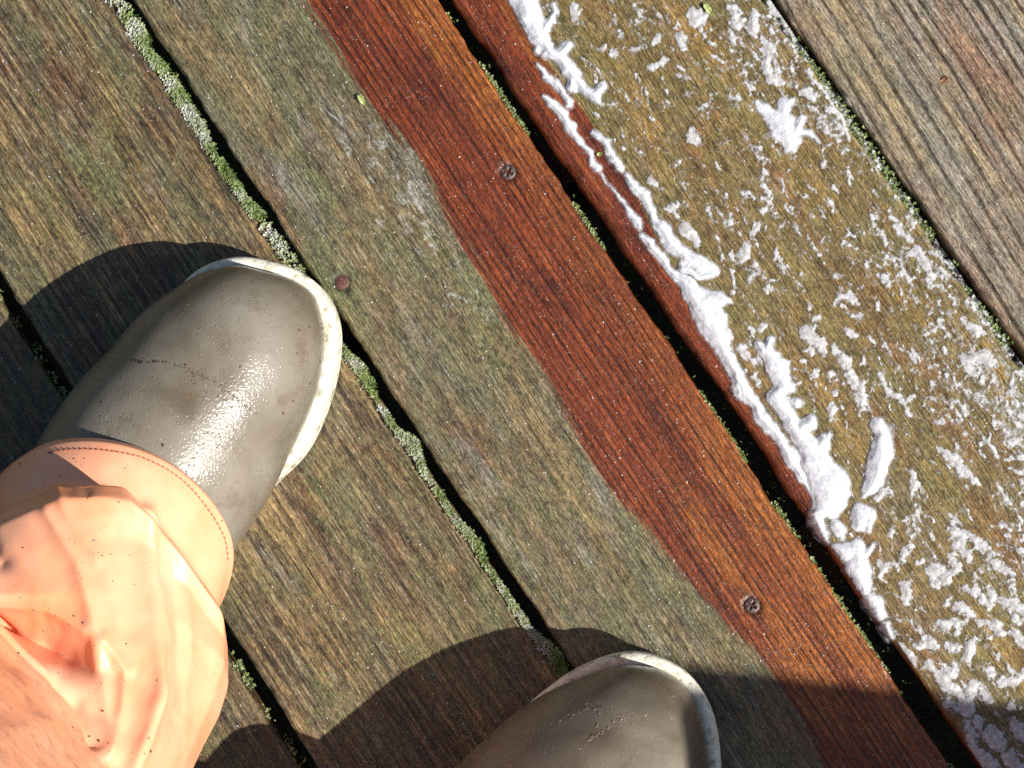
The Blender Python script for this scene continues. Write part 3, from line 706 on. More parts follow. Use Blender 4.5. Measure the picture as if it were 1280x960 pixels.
# gap A
xs = along(5000, -0.42, 0.42)
pr = fbm(xs * 40, xs * 0 + 5, 651, 3); xs = xs[rng.random(len(xs)) < np.clip((pr - 0.40) * 5, 0.02, 1)]
y = E_A[0] + E_A[1] * xs - rng.uniform(0.004, 0.012, len(xs)); z = -0.001 - rng.uniform(0, 0.004, len(xs))
moss('moss', 'patchy moss in the gap under the orange trouser leg', np.stack([xs, y, z], 1), 0.0017, 0.3 + 0.4 * rng.random(len(xs)))

# ------------------------------------------------------------------ person: boots and trousers
person = link('person', None, label='person in orange waterproof trousers and olive rubber boots standing on the wet deck', cat='person')
pb = P(330, 830, 0); person.location = (pb[0], pb[1], 0)
bpy.context.view_layer.update()
PINV = person.matrix_world.inverted()

def to_person(V):
    return np.asarray(V, float) - np.array([pb[0], pb[1], 0])

def scatter(me_obj_mesh, count, smin, smax, mat, name, parent, seed, zmax=9.0, flat=0.5, squash=1.0):
    """small lumps lying on a surface (mesh given in person coordinates)"""
    r = np.random.default_rng(seed)
    me = me_obj_mesh
    nv = len(me.vertices); co = np.empty(nv * 3, np.float32); me.vertices.foreach_get('co', co); co = co.reshape(-1, 3)
    cs = []; ns = []; ar = []
    for p in me.polygons:
        if p.normal.z < 0.05 or p.center.z > zmax: continue
        cs.append(tuple(p.center)); ns.append(tuple(p.normal)); ar.append(p.area)
    cs = np.array(cs); ns = np.array(ns); ar = np.array(ar)
    clump = 0.25 + 1.9 * sstep(0.45, 0.68, fbm(cs[:, 0] * 45 + 9, cs[:, 1] * 45 + 3, seed, 3))
    pr = ar * clump
    pick = r.choice(len(cs), count, p=pr / pr.sum())
    V = []; Fc = []
    base = [(0, 0, 1), (1, 0, 0.15), (0.31, 0.95, 0.15), (-0.81, 0.59, 0.15), (-0.81, -0.59, 0.15), (0.31, -0.95, 0.15)]
    fb = [(0, 1, 2), (0, 2, 3), (0, 3, 4), (0, 4, 5), (0, 5, 1)]
    for q in pick:
        nrm = Vector(ns[q]); c = Vector(cs[q])
        t1 = nrm.orthogonal().normalized(); t2 = nrm.cross(t1)
        a = r.uniform(0, 6.28); e1 = t1 * math.cos(a) + t2 * math.sin(a); e2 = nrm.cross(e1)
        j = r.normal(0, 0.0016, 2); c = c + t1 * j[0] + t2 * j[1]
        s = smin * (smax / smin) ** (r.random() ** 2.2); asp = r.uniform(0.5, 1.0) * squash
        i0 = len(V)
        for (x, y, z) in base:
            V.append(c + e1 * (x * s) + e2 * (y * s * asp) + nrm * (z * s * flat - 0.00012))
        Fc += [(i0 + a_, i0 + b_, i0 + c_) for a_, b_, c_ in fb]
    m2 = mesh_from(name, [tuple(v) for v in V], Fc)
    return link(name, m2, mat, parent, kind='stuff')

def foot_profile(outline, axis_deg, length):
    """outline: world xy points of the sole edge (right side from the rear, round the toe, left side). returns frame and width tables"""
    a = R(axis_deg); U = np.array([math.cos(a), math.sin(a)]); Vv = np.array([-math.sin(a), math.cos(a)])
    o = np.asarray(outline)
    u = o @ U; v = o @ Vv
    return U, Vv, u, v

def smooth_curve(u, v, n_=200):
    """Catmull-Rom through points"""
    pts = np.stack([u, v], 1); out = []
    pp = np.vstack([2 * pts[0] - pts[1], pts, 2 * pts[-1] - pts[-2]])
    for i in range(1, len(pp) - 2):
        p0, p1, p2, p3 = pp[i - 1:i + 3]
        for t in np.linspace(0, 1, 12, endpoint=False):
            out.append(0.5 * ((2 * p1) + (p2 - p0) * t + (2 * p0 - 5 * p1 + 4 * p2 - p3) * t * t + (3 * p1 - p0 - 3 * p2 + p3) * t ** 3))
    out.append(pts[-1]); return np.array(out)

def boot(outline_px, axis_deg, label, seed, height=1.0, left_in=0.007):
    """outline_px: (px, py, z) round the sole rim from the inner/right rear, round the toe, to the left rear"""
    w3 = np.array([P(*p) for p in outline_px])
    U, Vv, u, v = foot_profile(w3[:, :2], axis_deg, 0.3)
    cur = smooth_curve(u, v)
    it = int(np.argmax(cur[:, 0])); utip = cur[it, 0]; vtip = cur[it, 1]
    rs = cur[:it + 1]; ls = cur[it:][::-1]             # rear -> toe
    # sections measured from the toe back
    L = 0.305
    ds = 0.5 * (1 - np.cos(np.linspace(0, math.pi / 2, 40) * 1.0)) * 2
    d_ = np.concatenate([(ds ** 1.0) * 0.10, np.linspace(0.105, L - 0.03, 26), L - 0.03 + 0.03 * np.sin(np.linspace(0.06, math.pi / 2, 12))])
    d_[0] = 0.00005
    def side(tab, d):
        uu = utip - d
        o = np.argsort(tab[:, 0]); x = tab[o, 0]; y_ = tab[o, 1]
        return np.interp(uu, x, y_), x[0]
    vr, ur0 = side(rs, d_); vl, ul0 = side(ls, d_)
    # behind what the photograph shows: waist and heel of the sole
    c_line = 0.5 * (vr + vl)
    dk = min(utip - ur0, utip - ul0) - 0.004
    i = int(np.searchsorted(d_, dk)); i = min(i, len(d_) - 1)
    w_k = 0.5 * (vl[i] - vr[i]); c_k = c_line[i]
    for j in range(i, len(d_)):
        t_ = (d_[j] - dk) / (L - dk)
        wj = w_k + (0.038 - w_k) * sstep(0, 0.55, t_)
        if d_[j] > L - 0.035: wj *= math.sqrt(max(0.0, 1 - ((d_[j] - (L - 0.035)) / 0.0352) ** 2))
        vr[j] = c_k - wj; vl[j] = c_k + wj
    rows_o = []
    org = U * utip
    def W(d, v_, z): 
        p = U * (utip - d) + Vv * v_; return (p[0], p[1], z)
    b = link('boot', None, None, person, label=label)
    # --- sole rim: outer strip, closed round the foot
    cr = [(d_[j], vr[j] + 0.008 * sstep(0.072, 0.118, d_[j]) * (1 - sstep(0.2, 0.26, d_[j]))) for j in range(len(d_) - 1, -1, -1)]; cl = [(d_[j], vl[j] - left_in * sstep(0.03, 0.08, d_[j]) * (1 - sstep(0.2, 0.26, d_[j]))) for j in range(0, len(d_))]
    ring = np.array(cr + cl)
    # resample the ring evenly
    seg = np.r_[0, np.cumsum(np.hypot(*np.diff(np.vstack([ring, ring[:1]]), axis=0).T))]
    rr = np.vstack([ring, ring[:1]]); s_ = np.linspace(0, seg[-1], 221)[:-1]
    ring = np.stack([np.interp(s_, seg, rr[:, 0]), np.interp(s_, seg, rr[:, 1])], 1)
    for _ in range(5): ring = 0.25 * np.roll(ring, 1, 0) + 0.5 * ring + 0.25 * np.roll(ring, -1, 0)
    tg = np.roll(ring, -1, 0) - np.roll(ring, 1, 0); tg /= np.linalg.norm(tg, axis=1)[:, None] + 1e-9
    nin = np.stack([-tg[:, 1], tg[:, 0]], 1)
    cen = ring.mean(0); sgn = np.sign(((cen - ring) * nin).sum(1).mean()); nin *= sgn
    prof = [(0.006, 0.0012), (0.0015, 0.0012), (0.0002, 0.004), (0.0010, 0.012), (0.0, 0.0185), (-0.0004, 0.0225), (0.0008, 0.0250), (0.0036, 0.0262), (0.0060, 0.0262), (0.0090, 0.0250)]
    V = []
    for (ins, z) in prof:
        q = ring + nin * ins
        for (dd, vv) in q: V.append(W(dd, vv, z + 0.007 * max(0.0, 1 - dd / 0.06) ** 2))
    m = len(ring)
    sm = mesh_from('sole_rim', to_person(V), grid_faces(len(prof), m, True))
    link('sole_rim', sm, M['cream'], b)
    # underside
    q = ring + nin * 0.003
    V = [W(cen[0], cen[1], 0.0016)] + [W(dd, vv, 0.0016) for dd, vv in q]
    link('outsole', mesh_from('outsole', to_person(V), [(0, 1 + k, 1 + (k + 1) % m) for k in range(m)]), M['sole'], b)
    # --- upper
    hx = np.array([0, .0006, .003, .008, .016, .028, .045, .07, .10, .13, .155, .175, .19, .21, .23, .25, .27, .29, .306])
    hz = np.array([.0285, .034, .041, .0505, .0605, .0700, .0785, .0865, .0935, .1005, .1070, .1130, .118, .12, .12, .12, .12, .11, .08]) * height
    hz[:3] /= height
    dd_ = d_ + 0.0042
    nA = 49
    th = np.linspace(0, math.pi, nA)
    V = []
    for j, d in enumerate(d_):
        hh = float(np.interp(d, hx, hz)); inset = 0.0048 * min(1.0, d / 0.006)
        il = inset * (1 - (left_in / 0.007) * float(sstep(0.03, 0.08, d))) ; ir = inset * (1 - float(sstep(0.072, 0.118, d)))
        wid = 0.5 * (vl[j] - il - vr[j] - ir); c0 = 0.5 * (vl[j] - il + vr[j] + ir)
        wv = max(wid, 0.0004)
        spring = 0.006 * max(0.0, 1 - d / 0.06) ** 2
        zb = 0.0235 + spring; zm = zb + min(0.010, 0.3 * max(hh + spring - zb, 0.001)); n1 = 2.0
        for ii, a_ in enumerate(th):
            if ii < 4 or ii >= nA - 4:                                # wall between rim and widest line
                k_ = (ii if ii < 4 else nA - 1 - ii) / 4.0
                z = zb + (zm - zb) * k_; x = (-1 if ii < 4 else 1) * wv * (0.955 + 0.045 * math.sin(k_ * math.pi / 2))
            else:
                q_ = math.pi * (ii - 4) / (nA - 9); ca, sa = math.cos(q_), math.sin(q_)
                x = -math.copysign(abs(ca) ** (2 / n1), ca) * wv
                z = zm + (hh + spring - zm) * abs(sa) ** (2 / 1.85)
            V.append(W(d + 0.0055 * (1 - min(1.0, d / 0.05)), c0 + x, z))
    um = mesh_from('upper', to_person(V), grid_faces(len(d_), nA))
    up = link('upper', um, M['rub'], b)
    ss = up.modifiers.new('smooth', 'SMOOTH'); ss.factor = 0.5; ss.iterations = 4
    sd = up.modifiers.new('sub', 'SUBSURF'); sd.levels = 1; sd.render_levels = 1
    # shaft inside the trousers
    V = []
    for k, z in enumerate(np.linspace(0.05, 0.13, 9)):
        for a_ in np.linspace(0, 2 * math.pi, 28, endpoint=False):
            p = np.array(W(0.235 + 0.045 * math.cos(a_), 0.5 * (vl[-20] + vr[-20]) + 0.042 * math.sin(a_), z)); 
            V.append(p)
    link('shaft', mesh_from('shaft', to_person(V), grid_faces(9, 28, True)), M['rub'], b)
    bpy.context.view_layer.update()
    ev = up.evaluated_get(bpy.context.evaluated_depsgraph_get()); mm = ev.to_mesh()
    scatter(mm, 420 if seed == 11 else 300, 0.00028, 0.0013 if seed == 11 else 0.0017, M['mud'] if seed == 11 else M['grit'], 'mud_specks', b, seed, flat=0.45)
    scatter(mm, 620, 0.00025, 0.0009, M['drop'], 'water_drops', b, seed + 1, flat=0.6)
    ev.to_mesh_clear()
    return up, b

def on_boot(up_obj, poly, count, mat, name, parent, seed):
    r = np.random.default_rng(seed)
    ev_ = up_obj.evaluated_get(bpy.context.evaluated_depsgraph_get()); m_ = ev_.to_mesh()
    bv_ = BVHTree.FromPolygons([tuple(np.array(v.co) + np.array([pb[0], pb[1], 0])) for v in m_.vertices], [tuple(p.vertices) for p in m_.polygons]); ev_.to_mesh_clear()
    c3 = np.array(poly, float); s_ = np.r_[0, np.cumsum(np.hypot(*np.diff(c3, axis=0).T))]
    V = []; Fc = []
    for q in range(count):
        t_ = r.uniform(0, s_[-1]); px = np.interp(t_, s_, c3[:, 0]) + r.normal(0, 1.6); py = np.interp(t_, s_, c3[:, 1]) + r.normal(0, 1.6)
        h_ = bv_.ray_cast(Vector(CAM), Vector(P(px, py, 0) - CAM).normalized())
        if h_[0] is None: continue
        nr_ = h_[1] if h_[1].dot(Vector(CAM) - h_[0]) > 0 else -h_[1]
        t1 = nr_.orthogonal().normalized(); t2 = nr_.cross(t1); sz = r.uniform(0.0003, 0.0011); a0 = r.uniform(0, 6.3); i0 = len(V)
        V.append(h_[0] + nr_ * sz * 0.5)
        for k in range(5):
            a_ = a0 + k * 1.2566; V.append(h_[0] + (t1 * math.cos(a_) + t2 * math.sin(a_) * 0.7) * sz - nr_ * 0.0001)
        Fc += [(i0, i0 + 1 + k, i0 + 1 + (k + 1) % 5) for k in range(5)]
    if V: link(name, mesh_from(name, to_person([tuple(v) for v in V]), Fc), mat, parent, kind='stuff')

B1 = [(285, 708, .02), (320, 657, .02), (351, 612, .02), (388, 552, .02), (414, 486, .02), (424, 432, .02), (423, 402, .02), (416, 380, .02), (400, 356, .02), (368, 337, .02), (333, 327, .02), (303, 322, .02), (278, 327, .02), (250, 336, .022), (227, 350, .026), (200, 371, .03), (168, 402, .035), (142, 430, .04), (117, 456, .04), (92, 484, .04), (71, 515, .04), (45, 556, .04)]
B2 = [(800, 1310, .02), (852, 1220, .02), (884, 1130, .02), (900, 1050, .02), (903, 985, .02), (900, 945, .02), (897, 912, .02), (886, 876, .02), (861, 841, .02), (822, 819, .02), (782, 814, .02), (740, 826, .02), (690, 852, .03), (636, 890, .04), (576, 945, .04), (530, 992, .04), (490, 1038, .04), (445, 1090, .04), (400, 1145, .04), (360, 1200, .04)]
up1, bt1 = boot(B1, 53, 'olive grey rubber boot with cream rim, fully in the sun', 11)
up2, bt2 = boot(B2, 50, 'olive rubber boot cut by the lower frame edge, half in shadow', 23, height=1.06, left_in=0.004)

on_boot(up1, [(165, 451), (200, 452), (228, 458), (250, 470), (272, 480), (298, 500), (318, 516)], 130, M['mud'], 'mud_specks', bt1, 5)
on_boot(up2, [(690, 905), (720, 890), (750, 885), (745, 910), (735, 925), (790, 890), (815, 897)], 150, M['grit'], 'sand_grit', bt2, 6)

# trousers: a control cage shaped after the slouching cloth, smoothed by subdivision
def leg_mesh(rows, shift=(0, 0), dz=0.0):
    """rows: list of (front points [(px,py,z)...], back centre (px,py,z), back radius m)"""
    ringsV = []
    sy_ = shift[1] if isinstance(shift[1], list) else [shift[1]] * len(rows)
    for ri, (front, (cx, cy, cz), rad) in enumerate(rows):
        pts = [P(a + shift[0], b_ + sy_[ri], c_ + dz) for a, b_, c_ in front]
        c0 = P(cx + shift[0], cy + sy_[ri], cz + dz)
        f0 = pts[0] - c0; f1 = pts[-1] - c0
        a0 = math.atan2(f1[1], f1[0]); a1 = math.atan2(f0[1], f0[0])
        while a1 > a0: a1 -= 2 * math.pi                     # clockwise round the back
        nb = 6
        for k in range(1, nb + 1):
            t_ = k / (nb + 1); a_ = a0 + (a1 - a0) * t_
            r_ = rad; zz = pts[-1][2] * (1 - t_) + pts[0][2] * t_ - 0.012 * math.sin(math.pi * t_)
            pts.append(np.array([c0[0] + r_ * math.cos(a_), c0[1] + r_ * math.sin(a_), zz]))
        ringsV.append(pts)
    return np.array(ringsV)

ROWS0 = [
 ([(-25, 622, .075), (8, 582, .085), None, (62, 549, .098), (130, 544, .106), (207, 568, .100), (264, 618, .086), (298, 678, .068), (284, 742, .050)], (140, 690, .05), 0.066),
 ([(-25, 626, .081), (8, 586, .092), None, (62, 553, .105), (130, 548, .113), (207, 571, .107), (264, 620, .093), (299, 679, .075), (286, 744, .056)], (140, 690, .05), 0.068),
 ([(-28, 640, .088), (4, 602, .099), None, (64, 569, .111), (130, 564, .118), (200, 586, .113), (252, 634, .100), (288, 690, .083), (280, 750, .062)], (138, 695, .06), 0.068),
 ([(-30, 655, .098), (0, 625, .108), None, (68, 597, .117), (124, 592, .121), (184, 616, .118), (232, 672, .108), (272, 735, .090), (274, 768, .074)], (136, 700, .07), 0.066),
 ([(-30, 664, .106), (0, 638, .114), None, (74, 612, .121), (124, 612, .123), (168, 634, .122), (216, 692, .114), (264, 752, .098), (272, 782, .084)], (134, 705, .08), 0.064),
 ([(-40, 668, .136), (0, 641, .146), None, (70, 609, .159), (112, 605, .161), (156, 607, .158), (218, 678, .142), (275, 757, .120), (281, 800, .100)], (130, 715, .10), 0.072),
 ([(-42, 684, .158), (0, 655, .166), None, (64, 628, .178), (112, 618, .176), (166, 626, .168), (228, 696, .150), (279, 768, .130), (285, 812, .108)], (130, 725, .12), 0.076),
 ([(-42, 715, .182), (0, 692, .190), None, (84, 678, .202), (126, 672, .196), (178, 680, .184), (236, 738, .164), (281, 798, .144), (286, 836, .122)], (128, 745, .14), 0.078),
 ([(-42, 748, .207), (0, 744, .216), (55, 742, .225), (108, 742, .230), (146, 740, .222), (192, 746, .208), (240, 790, .188), (281, 826, .168), (286, 858, .145)], (125, 780, .17), 0.078),
 ([(-45, 760, .210), (0, 758, .216), (58, 768, .220), (116, 790, .246), (152, 796, .242), (198, 806, .234), (238, 842, .206), (270, 866, .186), (276, 892, .165)], (120, 810, .19), 0.076),
 ([(-48, 776, .204), (0, 786, .200), (62, 812, .212), (124, 842, .266), (160, 850, .264), (206, 862, .262), (230, 892, .228), (250, 912, .208), (256, 930, .186)], (115, 840, .21), 0.074),
 ([(-60, 735, .262), (-2, 778, .258), (46, 826, .262), (98, 880, .276), (150, 915, .296), (188, 925, .290), (214, 940, .256), (232, 952, .234), (238, 970, .210)], (105, 880, .24), 0.072),
 ([(-75, 760, .290), (-15, 806, .290), (36, 852, .292), (84, 905, .304), (132, 965, .328), (168, 975, .316), (196, 985, .284), (212, 995, .262), (215, 1010, .240)], (85, 915, .27), 0.072),
 ([(-110, 850, .36), (-55, 868, .37), None, (0, 910, .375), (45, 965, .375), (88, 1040, .385), (120, 1065, .365), (145, 1072, .34), (150, 1085, .315)], (40, 970, .34), 0.074),
 ([(-180, 930, .47), (-130, 955, .48), None, (-70, 1000, .485), (-25, 1055, .485), (10, 1115, .48), (40, 1150, .46), (60, 1162, .44), (64, 1178, .42)], (-50, 1060, .45), 0.08),
 ([(-320, 1050, .68), (-270, 1080, .69), None, (-200, 1125, .69), (-140, 1185, .69), (-100, 1245, .68), (-80, 1290, .66), (-70, 1320, .65), (-70, 1340, .64)], (-190, 1200, .66), 0.095),
 ([(-520, 1180, .90), (-450, 1210, .90), None, (-360, 1260, .90), (-290, 1330, .90), (-250, 1400, .90), (-230, 1450, .90), (-225, 1490, .90), (-230, 1520, .90)], (-370, 1380, .90), 0.11),
]
ROWS = []
for fr_, c_, r_ in ROWS0:
    fr_ = list(fr_)
    if fr_[2] is None: fr_[2] = tuple(0.5 * (p + q) for p, q in zip(fr_[1], fr_[3]))
    ROWS.append((fr_, c_, r_))
CREST = {5: .156, 6: .170, 7: .178, 8: .184, 9: .187, 10: .190, 11: .202, 12: .214}
COLS = [-.004, -.001, .001, 0, -.005, -.018, -.040, -.062, -.086]
SPEC = {5: [-.006, -.003, -.001, 0, .002, 0, -.016, -.037, -.058],
        6: [-.005, -.002, 0, 0, -.001, -.006, -.026, -.048, -.070],
        9: [-.016, -.012, -.009, 0, -.004, -.012, -.040, -.062, -.086],
        10: [-.034, -.030, -.025, -.002, -.006, -.008, -.040, -.062, -.086],
        11: [.010, .006, .003, -.002, -.006, -.010, -.038, -.060, -.084],
        12: [.016, .012, .010, .006, -.002, -.012, -.036, -.058, -.082]}
for k in CREST:
    fr_, c_, r_ = ROWS[k]
    ROWS[k] = ([(a_, b_, CREST[k] + d_) for (a_, b_, q_), d_ in zip(fr_, SPEC.get(k, COLS))], (c_[0], c_[1], CREST[k] - .06), r_)
def _sh(r, f): fr_, c_, q_ = r; return ([(a, b, c * f) for a, b, c in fr_], (c_[0], c_[1], c_[2] * f), q_)
ROWS[13] = _sh(ROWS[13], 0.82); ROWS[14] = _sh(ROWS[14], 0.9)
def build_leg(verts_rows):
    nr, nc, _ = verts_rows.shape
    V = list(verts_rows.reshape(-1, 3))
    Fc = [tuple(f) for f in grid_faces(nr, nc, True)]
    return V, Fc
LL = leg_mesh(ROWS)
RL = leg_mesh(ROWS, shift=(446, [495, 495, 500, 508, 520] + [560] * 12))
V1, F1 = build_leg(LL); V2, F2 = build_leg(RL)
k0 = len(V1)
V = V1 + V2; Fc = F1 + [tuple(i + k0 for i in f) for f in F2]
ncol = LL.shape[1]
# hips closing both legs
topL = [len(V1) - ncol + i for i in range(ncol)]; topR = [k0 + len(V2) - ncol + i for i in range(ncol)]
Fc.append(tuple(topL)); Fc.append(tuple(topR))
Fc = [tuple(reversed(f)) for f in Fc]
tm = mesh_from('trousers', to_person([tuple(v) for v in V]), Fc)
print('TROUSER NORMAL', np.mean([p.normal.z for p in tm.polygons if p.center.z < 0.2]))
cr = tm.attributes.new('crease_edge', 'FLOAT', 'EDGE')
cr.data.foreach_set('value', np.zeros(len(tm.edges), np.float32))
tm.attributes.remove(tm.attributes['crease_edge'])
ca = tm.attributes.new('crease_edge', 'FLOAT', 'EDGE')
vals = np.zeros(len(tm.edges), np.float32)
for e in tm.edges:
    a_, b_ = e.vertices
    ra, rb = (a_ % k0) // ncol, (b_ % k0) // ncol
    if 5 <= min(ra, rb) and max(ra, rb) <= 13: vals[e.index] = 0.5
    if ra == rb == 5: vals[e.index] = 0.8
    if ra == rb == 11: vals[e.index] = 0.7
    if ra == rb and ra in (0, 1): vals[e.index] = 0.5
    if ra != rb and 6 <= min(ra, rb) <= 9 and (a_ % ncol) == (b_ % ncol) == 3: vals[e.index] = 0.8
ca.data.foreach_set('value', vals)
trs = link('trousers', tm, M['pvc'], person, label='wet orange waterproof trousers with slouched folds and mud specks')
md = trs.modifiers.new('sub', 'SUBSURF'); md.levels = 4; md.render_levels = 4
bpy.context.view_layer.update()
ev = trs.evaluated_get(bpy.context.evaluated_depsgraph_get())
fine_me = bpy.data.meshes.new_from_object(ev)
trs.modifiers.clear()
trs.data = fine_me
fine_me.polygons.foreach_set('use_smooth', np.full(len(fine_me.polygons), True))
if not fine_me.materials: fine_me.materials.append(M['pvc'])
nv = len(fine_me.vertices); co = np.empty(nv * 3, np.float32); fine_me.vertices.foreach_get('co', co); co = co.reshape(-1, 3)
nn = np.empty(nv * 3, np.float32); fine_me.vertices.foreach_get('normal', nn); nn = nn.reshape(-1, 3)
cw = co + np.array([pb[0], pb[1], 0])
cc = (cw - CAM) @ RN                                     # where the cloth lies in the photograph
ppx = 640 + F * cc[:, 0] / -cc[:, 2]; ppy = 480 - F * cc[:, 1] / -cc[:, 2]
isleft = np.zeros(nv); 
def pdist(poly):
    d = np.full(nv, 1e9)
    for (x0, y0), (x1, y1) in zip(poly[:-1], poly[1:]):
        dx, dy = x1 - x0, y1 - y0; t_ = np.clip(((ppx - x0) * dx + (ppy - y0) * dy) / (dx * dx + dy * dy), 0, 1)
        d = np.minimum(d, np.hypot(ppx - x0 - dx * t_, ppy - y0 - dy * t_))
    return d
front = sstep(0.05, 0.3, nn[:, 2]) * (co[:, 2] < 0.31)
wrk = (fbm(cw[:, 0] * 28 + cw[:, 2] * 20, cw[:, 1] * 34 + cw[:, 2] * 9, 711, 3) - 0.5) * 0.0022 * sstep(0.12, 0.18, co[:, 2])
wrk += (fbm(ppx / 26 + 2 * np.sin(ppy / 70), ppy / 120, 719, 2) - 0.5) * 0.0012 * sstep(0.12, 0.17, co[:, 2]) * front
for poly, hgt, wid in (
    ([(186, 640), (190, 720), (206, 800), (204, 870), (165, 965)], 0.0034, 11),
    ([(218, 700), (222, 800), (214, 900)], -0.0016, 6),
    ([(232, 740), (238, 820), (226, 900)], 0.0012, 7),
    ([(130, 800), (156, 838), (152, 885), (136, 945)], 0.0030, 9),
    ([(58, 640), (76, 672), (96, 702), (113, 760), (123, 805), (129, 860), (136, 935)], 0.0022, 9),
    ([(-20, 760), (45, 824), (96, 876), (120, 930)], -0.0045, 6),
    ([(-20, 752), (60, 757), (106, 786)], 0.0026, 9),
    ([(72, 612), (84, 650), (120, 700)], 0.0015, 10),
    ([(-16, 682), (-2, 700)], -0.0040, 14),
    ([(110, 615), (140, 660), (160, 720), (165, 790)], -0.0016, 14),
    ([(30, 900), (70, 930), (90, 980)], 0.0018, 16)):
    wrk += hgt * np.exp(-(pdist(poly) / wid) ** 1.6) * front
co = co + nn * wrk[:, None]
fine_me.vertices.foreach_set('co', co.astype(np.float32).ravel())
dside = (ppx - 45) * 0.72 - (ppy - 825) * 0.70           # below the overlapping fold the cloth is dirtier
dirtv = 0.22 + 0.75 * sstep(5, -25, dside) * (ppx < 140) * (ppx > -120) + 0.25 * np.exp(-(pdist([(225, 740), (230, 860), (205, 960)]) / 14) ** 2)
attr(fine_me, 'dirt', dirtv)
fine_me.update()
scatter(fine_me, 2600, 0.00022, 0.0010, M['mud'], 'mud_specks', trs, 37, flat=0.35, squash=0.8, zmax=0.27)
scatter(fine_me, 160, 0.0004, 0.0011, M['drop'], 'water_drops', trs, 41, flat=0.6, zmax=0.27)

# stitching: short thread lengths that follow the hem band
bv = BVHTree.FromPolygons([tuple(v) for v in cw], [tuple(p.vertices) for p in fine_me.polygons])
def stitches(pts):
    c3 = np.array(pts, float); cur = []
    pp = np.vstack([2 * c3[0] - c3[1], c3, 2 * c3[-1] - c3[-2]])
    for i in range(1, len(pp) - 2):
        p0, p1, p2, p3 = pp[i - 1:i + 3]
        for t_ in np.linspace(0, 1, 40, endpoint=False):
            cur.append(0.5 * ((2 * p1) + (p2 - p0) * t_ + (2 * p0 - 5 * p1 + 4 * p2 - p3) * t_ * t_ + (3 * p1 - p0 - 3 * p2 + p3) * t_ ** 3))
    cur = np.array(cur); s_ = np.r_[0, np.cumsum(np.hypot(*np.diff(cur, axis=0).T))]
    V = []; Fq = []
    for q in np.arange(0, s_[-1] - 8, 6.6):
        ring_pts = []
        for e_ in np.linspace(0, 4.8, 4):
            px = np.interp(q + e_, s_, cur[:, 0]); py = np.interp(q + e_, s_, cur[:, 1])
            d = Vector(P(px, py, 0) - CAM).normalized()
            h_ = bv.ray_cast(Vector(CAM), d)
            if h_[0] is None: ring_pts = []; break
            ring_pts.append((h_[0], h_[1]))
        if len(ring_pts) < 4: continue
        i0 = len(V)
        tdir = (ring_pts[-1][0] - ring_pts[0][0]).normalized()
        for k, (p, nr_) in enumerate(ring_pts):
            if nr_.dot(Vector(CAM) - p) < 0: nr_ = -nr_
            sd_ = nr_.cross(tdir).normalized(); lift = 0.00035 if 0 < k < 3 else -0.0001
            for a_, b_ in ((-1, 0), (0, 1), (1, 0), (0, -1)):
                V.append(p + sd_ * (a_ * 0.00042) + nr_ * (lift + b_ * 0.0004))
        for k in range(3):
            for a_ in range(4): Fq.append((i0 + k * 4 + a_, i0 + k * 4 + (a_ + 1) % 4, i0 + k * 4 + 4 + (a_ + 1) % 4, i0 + k * 4 + 4 + a_))
    return V, Fq
V, Fq = stitches([(60, 566), (90, 562), (130, 563), (180, 573), (225, 598), (258, 634), (280, 672), (285, 705)])
if V:
    link('stitching', mesh_from('stitching', to_person([tuple(v) for v in V]), Fq), M['thread'], trs)

# ------------------------------------------------------------------ unseen box added beyond the lower right of the frame: its top edge throws the soft shadow
hB = 0.66
k_ = hB / math.tan(SUN_EL)
off = np.array([math.cos(SUN_AZ), math.sin(SUN_AZ)]) * k_
cA = P(690, 803, 0)[:2] + off; cB = P(1280, 872, 0)[:2] + off
ex = (cB - cA) / np.linalg.norm(cB - cA); ey = np.array([ex[1], -ex[0]])        # ey points away, towards the bottom
shadow_box = link('added_shadow_box', None, label='unseen slatted box added to cast the soft shadow', cat='shadow caster')
cen = cA + ex * 0.45 + ey * 0.24

shadow_box.location = (cen[0], cen[1], 0); shadow_box.rotation_euler = (0, 0, math.atan2(ex[1], ex[0]))
for k in range(5):
    zc = 0.055 + k * 0.122
    for nm, (cx, cy, sx_, sy_) in (('front', (0, 0.222, 0.86, 0.02)), ('back', (0, -0.222, 0.86, 0.02)), ('side', (-0.42, 0, 0.02, 0.424)), ('side', (0.42, 0, 0.02, 0.424))):
        bm = bmesh.new(); box_bm(bm, cx, cy, zc, sx_, sy_, 0.115, 0, 0.003); link('slat', bm_mesh(bm, 'slat'), M['box'], shadow_box)
for k in range(4):
    bm = bmesh.new(); box_bm(bm, 0, -0.18 + k * 0.12, 0.645, 0.90, 0.116, 0.03, 0, 0.004); link('lid_board', bm_mesh(bm, 'lid_board'), M['box'], shadow_box)

